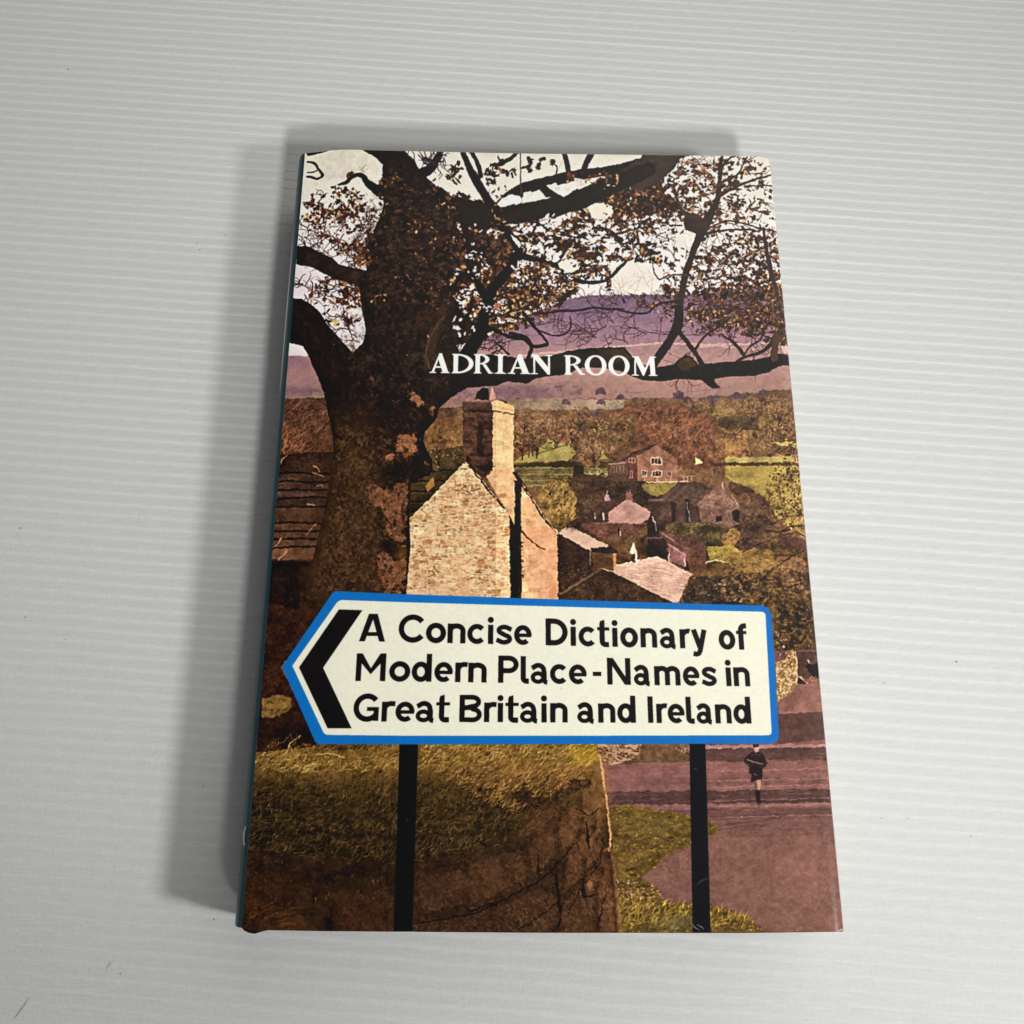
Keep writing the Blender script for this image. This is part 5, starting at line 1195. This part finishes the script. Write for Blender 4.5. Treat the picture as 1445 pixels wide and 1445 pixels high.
L1 = [('A', 506.4, 543.3), ('C', 561.8, 598.8), ('o', 600.6, 629), ('n', 631.2, 656.7), ('c', 659, 685.1), ('i', 688.4, 695.6), ('s', 699.2, 722.9), ('e', 725.1, 750.5), ('D', 770, 801.2), ('i', 805.4, 812.6), ('c', 816.5, 841.4), ('t', 843.2, 860.3), ('i', 864.4, 871.6), ('o', 875.6, 900.7), ('n', 904.3, 927.7), ('a', 931.3, 955.6), ('r', 959.8, 974.2), ('y', 976, 998.8), ('o', 1015, 1038.4), ('f', 1040.2, 1055.1)]
L2 = [('M', 501.4, 543.5), ('o', 548.7, 578.4), ('d', 580.4, 608.7), ('e', 612.3, 638.9), ('r', 642, 659.4), ('n', 660.5, 686.6), ('P', 702.8, 732), ('l', 734.6, 746.3), ('a', 748.5, 774.6), ('c', 776, 801.2), ('e', 802.7, 828.4), ('-', 836.9, 848.9), ('N', 857.2, 890.3), ('a', 894.5, 919.1), ('m', 923.8, 960.7), ('e', 964, 988), ('s', 990.4, 1012), ('i', 1025.3, 1032), ('n', 1036, 1059)]
L3 = [('G', 497.8, 534.5), ('r', 537.9, 556.8), ('e', 557.2, 584.7), ('a', 585.8, 613.7), ('t', 615, 634.4), ('B', 647.9, 680.1), ('r', 682.8, 700.4), ('i', 702.2, 709.6), ('t', 713, 731.9), ('a', 733.4, 760.2), ('i', 764, 771.5), ('n', 776.4, 801.2), ('a', 814.4, 840), ('n', 844.4, 868.7), ('d', 871.4, 897.5), ('I', 914.8, 921.8), ('r', 926.8, 942.1), ('e', 942.5, 967), ('l', 968.8, 980.5), ('a', 983.2, 1006.9), ('n', 1010, 1033), ('d', 1035.8, 1060.6)]
for LN, fx, fy in ((L1, (525, 645, 785, 916, 1047), (905.1, 907.8, 910.9, 913.7, 916.7)), (L2, (523, 717, 873, 1047), (960.9, 963.6, 966.2, 968.4)), (L3, (516, 664, 918, 1048), (1018, 1018.9, 1020.1, 1021))):
    for ch, xa, xb in LN:
        cap = np.interp(xa, (500, 1060), (38.9, 36.9)); wpx = xb - xa; w = wpx / cap
        if ch in 'iI': w = T; wpx = T * cap
        put(glyph(ch, w), xa, lambda x: np.interp(x, fx, fy), cap, wpx, (25, 23, 24), w)

# author's name: roman capitals with bracketed serifs
def serif_glyph(ch, w):
    k, n = .24, .085; s = .052; e = .085
    def stem(x, t, y0=0., y1=1., l=e, r=e): # foot and head serifs with a small bracket
        return [[(x - l, y0), (x + t + r, y0), (x + t + r, y0 + s * .6), (x + t + r * .25, y0 + s * 1.3), (x + t, y0 + s * 2.6), (x + t, y1 - s * 2.6), (x + t + r * .25, y1 - s * 1.3), (x + t + r, y1 - s * .6), (x + t + r, y1), (x - l, y1), (x - l, y1 - s * .6), (x - l * .25, y1 - s * 1.3), (x, y1 - s * 2.6), (x, y0 + s * 2.6), (x - l * .25, y0 + s * 1.3), (x - l, y0 + s * .6)]]
    def bowl(cx, cy, rx, ry, a0, a1, t0=n, t1=k):
        a = np.radians(np.linspace(a0, a1, 28)); out = []; inn = []
        for u in a:
            c, s_ = math.cos(u), math.sin(u); out.append((cx + rx * c, cy + ry * s_)); inn.append((cx + (rx - t1) * c, cy + (ry - t0) * s_))
        return [out + inn[::-1]]
    if ch == 'I': return stem((w - k) / 2, k, 0., 1., (w - k) / 2, (w - k) / 2)
    if ch == 'D': return stem(e, k) + bowl(e + k * .9, .5, w - e - k * .9, .5, 90, -90)
    if ch == 'O': return bowl(w / 2, .5, w / 2, .525, -5, 185) + bowl(w / 2, .5, w / 2, .525, 175, 365)
    if ch == 'R': return stem(e, k) + bowl(e + k * .9, .735, w * .80 - e - k * .9, .265, 90, -90, n * .8, k * .92) + [[(w * .42, .50), (w * .62, .48), (w * .9, .07), (w, .05), (w, 0), (w * .76, 0)]]
    if ch == 'A':
        return [[(w * .46, 1.02), (w * .60, 1.02), (w * .93, .06), (w, .05), (w, 0), (w * .56, 0), (w * .56, .05), (w * .64, .07), (w * .43, .70), (w * .235, .07), (w * .33, .05), (w * .33, 0), (0, 0), (0, .05), (w * .11, .07), (w * .44, .94)], rect(w * .26, .27, w * .62, .27 + n)]
    if ch == 'N':
        return [[(0, 1), (w * .33, 1), (w * .79, .38), (w * .80, .94), (w * .68, .95), (w * .68, 1), (w, 1), (w, .95), (w * .89, .94), (w * .89, -.02), (w * .78, -.02), (w * .20, .74), (w * .20, .06), (w * .32, .05), (w * .32, 0), (0, 0), (0, .05), (w * .11, .06), (w * .11, .90), (0, .95)]]
    if ch == 'M':
        return [[(w * .04, 1), (w * .29, 1), (w * .53, .40), (w * .73, 1), (w * .97, 1), (w * .97, .95), (w * .90, .93), (w * .92, .06), (w, .05), (w, 0), (w * .66, 0), (w * .66, .05), (w * .73, .06), (w * .715, .70), (w * .48, 0), (w * .43, 0), (w * .19, .72), (w * .175, .06), (w * .28, .05), (w * .28, 0), (0, 0), (0, .05), (w * .10, .06), (w * .13, .93), (w * .04, .95)]]
for ch, xa, xb in [('A', 605.8, 634.5), ('D', 637.2, 668), ('R', 668.2, 696), ('I', 697.5, 714.5), ('A', 716.5, 748.5), ('N', 749.3, 779.6), ('R', 796, 825.8), ('O', 825.5, 856.3), ('O', 858.8, 889), ('M', 891.3, 928)]:
    cap = 27.4; w = (xb - xa) / cap
    put(serif_glyph(ch, w), xa, lambda x: np.interp(x, (606, 765, 928), (526.3, 528.1, 530.6)), cap, xb - xa, (255, 254, 240), w)

line([(345, 1316.5), (600, 1318), (900, 1317.5), (1192, 1315.5)], 1.6, (28, 22, 20), .8, wob=.2)
line([(488, 1315), (505, 1314.8)], 1., (190, 180, 160), .8); line([(560, 1315.3), (585, 1315)], 1.1, (210, 200, 180), .85)
line([(1182, 1314), (1188, 1312), (1194, 1312.5)], [1, 2.2, 1.8], (196, 186, 166), .8)
soft(352, 1316, 12, 4, (26, 22, 22), .9); soft(344, 1300, 5, 14, (24, 22, 22), .7)
line([(448, 214), (460, 211.5), (470, 210)], 1.2, (60, 56, 50), .5)

# ink and paper grain of the print
img *= 1 + NP[..., None] * .05
np.clip(img, 0, 1, out=img)

# ---------------------------------------------------------------- flat print to cover plane
INK_GAIN, INK_VEIL, INK_GREY = 1.02, .006, .0
TT = -R @ np.array([CAM[0], CAM[1], CAM[2] - BD])


def to_px(x, y):
    c0 = R[0, 0] * x + R[0, 1] * y + TT[0]; c1 = R[1, 0] * x + R[1, 1] * y + TT[1]; c2 = R[2, 0] * x + R[2, 1] * y + TT[2]
    return 1400 * c0 / c2 + 722.5, 1400 * c1 / c2 + 722.5


def to_cover(u, v):
    d = R.T @ np.array([(u - 722.5) / 1400, (v - 722.5) / 1400, 1.]); c = -R.T @ TT; k = -c[2] / d[2]; return c[0] + k * d[0], c[1] + k * d[1]


UX0, UX1, UY0, UY1 = -.006, BW + .012, -.004, BH + .004
TW, TH = 1792, 2544
xx = UX0 + (np.arange(TW) + .5) / TW * (UX1 - UX0); yy = UY0 + (np.arange(TH) + .5) / TH * (UY1 - UY0)
pu, pv = to_px(xx[None, :], yy[:, None])
fxp = np.clip((pu - X0) * S - .5, 0, W_ - 1.001); fyp = np.clip((pv - Y0) * S - .5, 0, H_ - 1.001)
ix = fxp.astype(int); iy = fyp.astype(int); ax_ = (fxp - ix)[..., None]; ay_ = (fyp - iy)[..., None]
tx = (img[iy, ix] * (1 - ax_) + img[iy, ix + 1] * ax_) * (1 - ay_) + (img[iy + 1, ix] * (1 - ax_) + img[iy + 1, ix + 1] * ax_) * ay_
lin = np.where(tx <= .04045, tx / 12.92, ((tx + .055) / 1.055) ** 2.4)
lin = lin * (1 - INK_GREY) + lin.mean(-1, keepdims=True) * INK_GREY
lin = np.clip(lin * INK_GAIN - INK_VEIL, .0025, .9)
tx = np.where(lin <= .0031308, lin * 12.92, 1.055 * lin ** (1 / 2.4) - .055)
rgba = np.ones((TH, TW, 4), np.float32); rgba[..., :3] = tx
pic = bpy.data.images.new('cover_print', TW, TH, alpha=False, float_buffer=False); pic.colorspace_settings.name = 'sRGB'
pic.pixels.foreach_set(rgba.ravel()); pic.update(); pic.pack()


def uv(x, y):
    return ((x - UX0) / (UX1 - UX0), (y - UY0) / (UY1 - UY0))


mt_print, n, l, p = mat('jacket_print', rough=.5, spec=.05)
ti = n.new('ShaderNodeTexImage'); ti.image = pic; ti.extension = 'EXTEND'; ti.interpolation = 'Cubic'
tc2 = n.new('ShaderNodeTexCoord'); g1 = noise(n, l, 1500, 2, vec=tc2.outputs['Object']); g2 = noise(n, l, 45, 3, vec=tc2.outputs['Object'])
l.new(ti.outputs['Color'], p.inputs['Base Color'])
p.inputs['Coat Weight'].default_value = .75; p.inputs['Coat Roughness'].default_value = .16; p.inputs['Coat IOR'].default_value = 1.45
mr = n.new('ShaderNodeMapRange'); mr.inputs[3].default_value = .36; mr.inputs[4].default_value = .5; l.new(g2.outputs['Fac'], mr.inputs[0]); l.new(mr.outputs[0], p.inputs['Roughness'])
ad = n.new('ShaderNodeMath'); ad.operation = 'MULTIPLY_ADD'; ad.inputs[1].default_value = .02; l.new(g1.outputs['Fac'], ad.inputs[0]); l.new(g2.outputs['Fac'], ad.inputs[2])
bump(n, l, p, ad.outputs[0], .25, .0006)

mt_teal, n, l, p = mat('jacket_teal', (.01, .036, .046), .5, .3)
tc3 = n.new('ShaderNodeTexCoord'); q1 = noise(n, l, 160, 4, vec=tc3.outputs['Object']); mx = n.new('ShaderNodeMix'); mx.data_type = 'RGBA'
mx.inputs[6].default_value = (.007, .034, .045, 1); mx.inputs[7].default_value = (.014, .066, .088, 1); l.new(q1.outputs['Fac'], mx.inputs[0]); l.new(mx.outputs[2], p.inputs['Base Color'])
p.inputs['Coat Weight'].default_value = .2; p.inputs['Coat Roughness'].default_value = .4
mt_white, n, l, p = mat('jacket_paper', (.72, .70, .62), .7, .3); q1 = noise(n, l, 300, 3); bump(n, l, p, q1.outputs['Fac'], .2, .0001)
mt_edge, n, l, p = mat('jacket_cut_edge', (.045, .035, .03), .8, .1)
mt_cloth, n, l, p = mat('board_cloth', (.02, .05, .08), .8, .2); q1 = noise(n, l, 2200, 2); bump(n, l, p, q1.outputs['Fac'], .5, .0002)
mt_page, n, l, p = mat('page_paper', (.74, .70, .60), .85, .15)
tc4 = n.new('ShaderNodeTexCoord'); mp = n.new('ShaderNodeMapping'); mp.inputs['Scale'].default_value = (6, 6, 900); l.new(tc4.outputs['Object'], mp.inputs['Vector']); q1 = noise(n, l, 4, 3, vec=mp.outputs['Vector'])
mx = n.new('ShaderNodeMix'); mx.data_type = 'RGBA'; mx.inputs[6].default_value = (.55, .50, .40, 1); mx.inputs[7].default_value = (.80, .76, .66, 1); l.new(q1.outputs['Fac'], mx.inputs[0]); l.new(mx.outputs[2], p.inputs['Base Color'])

# ---------------------------------------------------------------- the book
book = bpy.data.objects.new('hardback_book', None); link(book); book.location = (0, 0, 0)
book['label'] = 'closed hardback dictionary with a village photograph on its glossy jacket, lying on the ribbed sheet'
book['category'] = 'book'
TJ = .00022                                     # jacket paper thickness


def sweep(name, prof, ys, mats, parent, uvf=None, edge=None, thick=TJ):
    """a paper panel: profile points (x, z) swept along y, with real thickness"""
    P = np.array(prof, float); d = np.gradient(P, axis=0); d /= np.linalg.norm(d, axis=1)[:, None]; nr = np.stack([-d[:, 1], d[:, 0]], 1)
    s = np.concatenate([[0], np.cumsum(np.linalg.norm(np.diff(P, axis=0), axis=1))])
    V = []; U = []; m_ = len(P); k_ = len(ys)
    for side in (0, 1):
        for i in range(m_):
            for j, y in enumerate(ys):
                q = P[i] - nr[i] * thick * side; dy = edge(P[i][0], j / (k_ - 1)) if edge else 0
                V.append((q[0], y + dy, q[1])); U.append(uvf(s[i], y + dy) if uvf else (0, 0))
    F = []; M = []; o = m_ * k_
    for i in range(m_ - 1):
        for j in range(k_ - 1):
            a = i * k_ + j; b_ = a + k_
            F.append((a, b_, b_ + 1, a + 1)); M.append(0); F.append((o + a, o + a + 1, o + b_ + 1, o + b_)); M.append(1)
    for j in range(k_ - 1):
        F.append((j, j + 1, o + j + 1, o + j)); M.append(1); a = (m_ - 1) * k_ + j; F.append((a, o + a, o + a + 1, a + 1)); M.append(1)
    for i in range(m_ - 1):
        a = i * k_; F.append((a, o + a, o + a + k_, a + k_)); M.append(len(mats) - 1); a = i * k_ + k_ - 1; F.append((a, a + k_, o + a + k_, o + a)); M.append(len(mats) - 1)
    o = mesh_obj(name, V, F, mats, parent, U, True, M); o.data.set_sharp_from_angle(angle=math.radians(40)); return o


# front panel: flat, with the fold over the fore-edge
r = .0016; ft = [(x, BD) for x in [0, .0006, .0012, .0018, .0025, .0032, .0039, .0046, .0054, .0062] + list(np.linspace(.008, BW - .0026, 58))]
ft[-1] = (BW - .0031, BD)
ft += [(BW - q, BD - w) for q, w in ((.0027, .00002), (.0023, .00006), (.0019, .00012), (.0015, .00020), (.0011, .00032), (.0008, .00046), (.0005, .00068), (.0003, .00095), (.0001, .00140), (0, .0020), (0, .0027), (.0002, .0033))]


def torn(x, v):
    """slightly worn head and tail edge of the jacket"""
    if v < .001:
        e = np.interp(x, [-.01, 0, .0006, .0018, .0032, .0045, .0062, .02, .07, .12, BW - .001, BW + .01], [.0016, .0004, -.0002, -.0007, -.0009, -.0005, -.0001, -.0003, -.0006, -.0006, -.0003, .0004])
        return e
    if v > .999:
        return np.interp(x, [-.01, 0, .004, .009, .014, .02, .06, .12, BW - .004, BW, BW + .01], [-.0012, -.0007, -.0002, .0006, .0009, .0007, .0001, 0, -.0001, -.0009, -.002])
    return 0


yl = [0, .0008, .004] + list(np.linspace(.012, BH - .012, 40)) + [BH - .004, BH - .0008, BH]
jacket = sweep('dust_jacket', ft, yl, [mt_print, mt_white, mt_edge], book, lambda s, y: uv(s, y), torn)
jacket['label'] = 'glossy dust jacket printed with a stone village under an autumn tree'
# spine: round-backed, teal
sp = [(0, BD), (-.0007, BD - .00025), (-.0013, BD - .0009), (-.0019, BD - .0020), (-.0025, BD - .0036), (-.0031, BD - .006)]
sp += [(-.0031 - .0012 * math.sin(math.pi * u), BD - .006 - (BD - .012) * u) for u in (.15, .3, .5, .7, .85)]
sp += [(-.0031, .006), (-.0025, .0036), (-.0016, .0014), (0, .0004)]
sweep('jacket_spine', sp[::-1], yl, [mt_teal, mt_white], jacket, None, torn)
sweep('jacket_back', [(x, .0003) for x in np.linspace(BW, 0, 12)], yl, [mt_teal, mt_white], jacket)
sweep('front_flap', [(x, BD - .0036) for x in np.linspace(BW - .001, BW - .075, 8)], yl, [mt_white, mt_white], jacket)
sweep('back_flap', [(x, .0036) for x in np.linspace(BW - .075, BW - .001, 8)], yl, [mt_white, mt_white], jacket)
sweep('back_fold', [(BW - .001, .0036), (BW - .0002, .0034), (BW, .0028), (BW, .0010), (BW - .0003, .0004), (BW - .001, .0003)], yl, [mt_teal, mt_white], jacket)


def bevel_box(name, x0, y0, z0, x1, y1, z1, mt, parent, w=.0004, cuts=0):
    bm = bmesh.new(); bmesh.ops.create_cube(bm, size=1)
    for v in bm.verts: v.co = Vector(((x0 + x1) / 2 + v.co.x * (x1 - x0), (y0 + y1) / 2 + v.co.y * (y1 - y0), (z0 + z1) / 2 + v.co.z * (z1 - z0)))
    bmesh.ops.bevel(bm, geom=bm.edges[:], offset=w, segments=2, affect='EDGES')
    me = bpy.data.meshes.new(name); bm.to_mesh(me); bm.free(); me.materials.append(mt); return link(bpy.data.objects.new(name, me), parent)


bevel_box('front_board', .0005, .0009, BD - .0031, BW - .0018, BH - .0009, BD - .0005, mt_cloth, book)
bevel_box('back_board', .0005, .0009, .0009, BW - .0018, BH - .0009, .0033, mt_cloth, book)
bevel_box('spine_board', -.0026, .0009, .005, -.0008, BH - .0009, BD - .005, mt_cloth, book)
# page block: leaves with slightly uneven edges, hollow fore-edge
NL = 90; V = []; F = []
z0, z1 = .0040, BD - .0040
for k in range(NL + 1):
    z = z0 + (z1 - z0) * k / NL; u = k / NL; fo = BW - .0055 - .0016 * math.sin(math.pi * u) + rr.normal(0, .00008); e = rr.normal(0, .00006)
    V += [(.0002 - .0006 * math.sin(math.pi * u), .0042 + e, z), (fo, .0042 + e, z), (fo, BH - .0042 - e, z), (.0002 - .0006 * math.sin(math.pi * u), BH - .0042 - e, z)]
for k in range(NL):
    for q in range(4):
        a = k * 4 + q; b_ = k * 4 + (q + 1) % 4; F.append((a, b_, b_ + 4, a + 4))
F += [(3, 2, 1, 0), tuple(NL * 4 + q for q in range(4))]
pages = mesh_obj('page_block', V, F, mt_page, book, smooth=False)
for nm, y in (('headband', BH - .0040), ('headband', .0040)):
    mesh = [( .0006 + .0007 * math.cos(a), y + .0006 * math.sin(a), z) for z in np.linspace(.005, BD - .005, 9) for a in np.linspace(0, 2 * math.pi, 7)[:-1]]
    mesh_obj(nm, mesh, [(i * 6 + q, i * 6 + (q + 1) % 6, (i + 1) * 6 + (q + 1) % 6, (i + 1) * 6 + q) for i in range(8) for q in range(6)], mt_white, pages)
# the printed sign is one film of ink on the front panel
sg = [to_cover(*q) for q in SIGN_OUT][::-1]
so = mesh_obj('printed_sign', [(x, y, BD + .00003) for x, y in sg], [tuple(range(len(sg)))], mt_print, jacket, [uv(x, y) for x, y in sg], False)
so['label'] = 'printed road sign with blue border, black arrow and the title lettering'
# scuffs of bare paper on the spine fold
for pts in ([(-.0010, .0185), (-.0015, .0200), (-.0016, .0220), (-.0013, .0235)], ):
    V = [(x - .00025, y, BD - .0011) for x, y in pts] + [(x + .00025, y, BD - .00055) for x, y in pts]; c = len(pts)
    mesh_obj('scuff', V, [(i, i + 1, c + i + 1, c + i) for i in range(c - 1)], mt_white, jacket)
# pale worn line along the joint of the spine
yy2 = np.linspace(.140, .196, 24)
V = []
for i, y in enumerate(yy2):
    w = .00022 * math.sin(math.pi * min(1, max(0, i / 23))) ** .5
    V += [(-.00205 - w, y, BD - .0020 - w * .8), (-.00190 + w * .4, y, BD - .00165)]
mesh_obj('worn_edge', V, [(2 * i, 2 * i + 1, 2 * i + 3, 2 * i + 2) for i in range(23)], mt_white, jacket)

# ---------------------------------------------------------------- specks and hairs on the sheet
mt_dirt, n, l, p = mat('dirt', (.16, .15, .14), .9, .1); q1 = noise(n, l, 900, 2)
def ground_pt(u, v, z=0):
    d = R.T @ np.array([(u - 722.5) / 1400, (v - 722.5) / 1400, 1.]); k = (z - CAM[2]) / d[2]; return CAM[0] + k * d[0], CAM[1] + k * d[1]
V = []; F = []
for u, v, s, e in [(96, 98, .00055, .6), (318, 332, .0004, 0), (278, 343, .00035, 0), (282, 353, .00045, .4), (29, 745, .0005, 0), (36, 871, .0005, .3), (92, 902, .0003, 0), (287, 1109, .0004, 0), (170, 1374, .00035, 1.2), (302, 1297, .0004, .5), (1350, 934, .0006, -.3), (1248, 964, .0004, 0), (1244, 1154, .0003, 0), (1281, 1155, .0003, 0), (1370, 1180, .00025, 0)]:
    x, y = ground_pt(u, v); s *= .62; c = len(V)
    for k in range(7):
        a = k / 7 * 6.283; q = s * rr.uniform(.7, 1.2); dx, dy = q * math.cos(a), q * .5 * math.sin(a); V.append((x + dx * math.cos(e) - dy * math.sin(e), y + dx * math.sin(e) + dy * math.cos(e), .00006))
    V.append((x, y, .00016 + s * .3)); F += [(c + k, c + (k + 1) % 7, c + 7) for k in range(7)]
d = mesh_obj('dirt', V, F, mt_dirt); d['kind'] = 'stuff'


def hair(px, label):
    P = [Vector((*ground_pt(u, v), .00022)) for u, v in px]; V = []; F = []; w = .00006
    for i, q in enumerate(P):
        t = (P[min(i + 1, len(P) - 1)] - P[max(i - 1, 0)]).normalized(); s_ = t.cross(Vector((0, 0, 1)))
        for a in (0, 1.571, 3.142, 4.712): V.append(q + (s_ * math.cos(a) + Vector((0, 0, 1)) * math.sin(a)) * w * (1 if 0 < i < len(P) - 1 else .4))
    for i in range(len(P) - 1):
        for a in range(4): F.append((i * 4 + a, i * 4 + (a + 1) % 4, i * 4 + 4 + (a + 1) % 4, i * 4 + 4 + a))
    o = mesh_obj('hair', V, F, mt_dirt); o['label'] = label; o['category'] = 'hair'; o['group'] = 'short dark hairs on the sheet'


hair([(41, 1408), (36, 1417), (30, 1425), (25, 1432), (20, 1438)], 'longer dark hair on the ribbed sheet near its bottom left corner')
hair([(158, 1357), (154, 1362), (150, 1368)], 'tiny dark hair on the ribbed sheet left of the book foot')
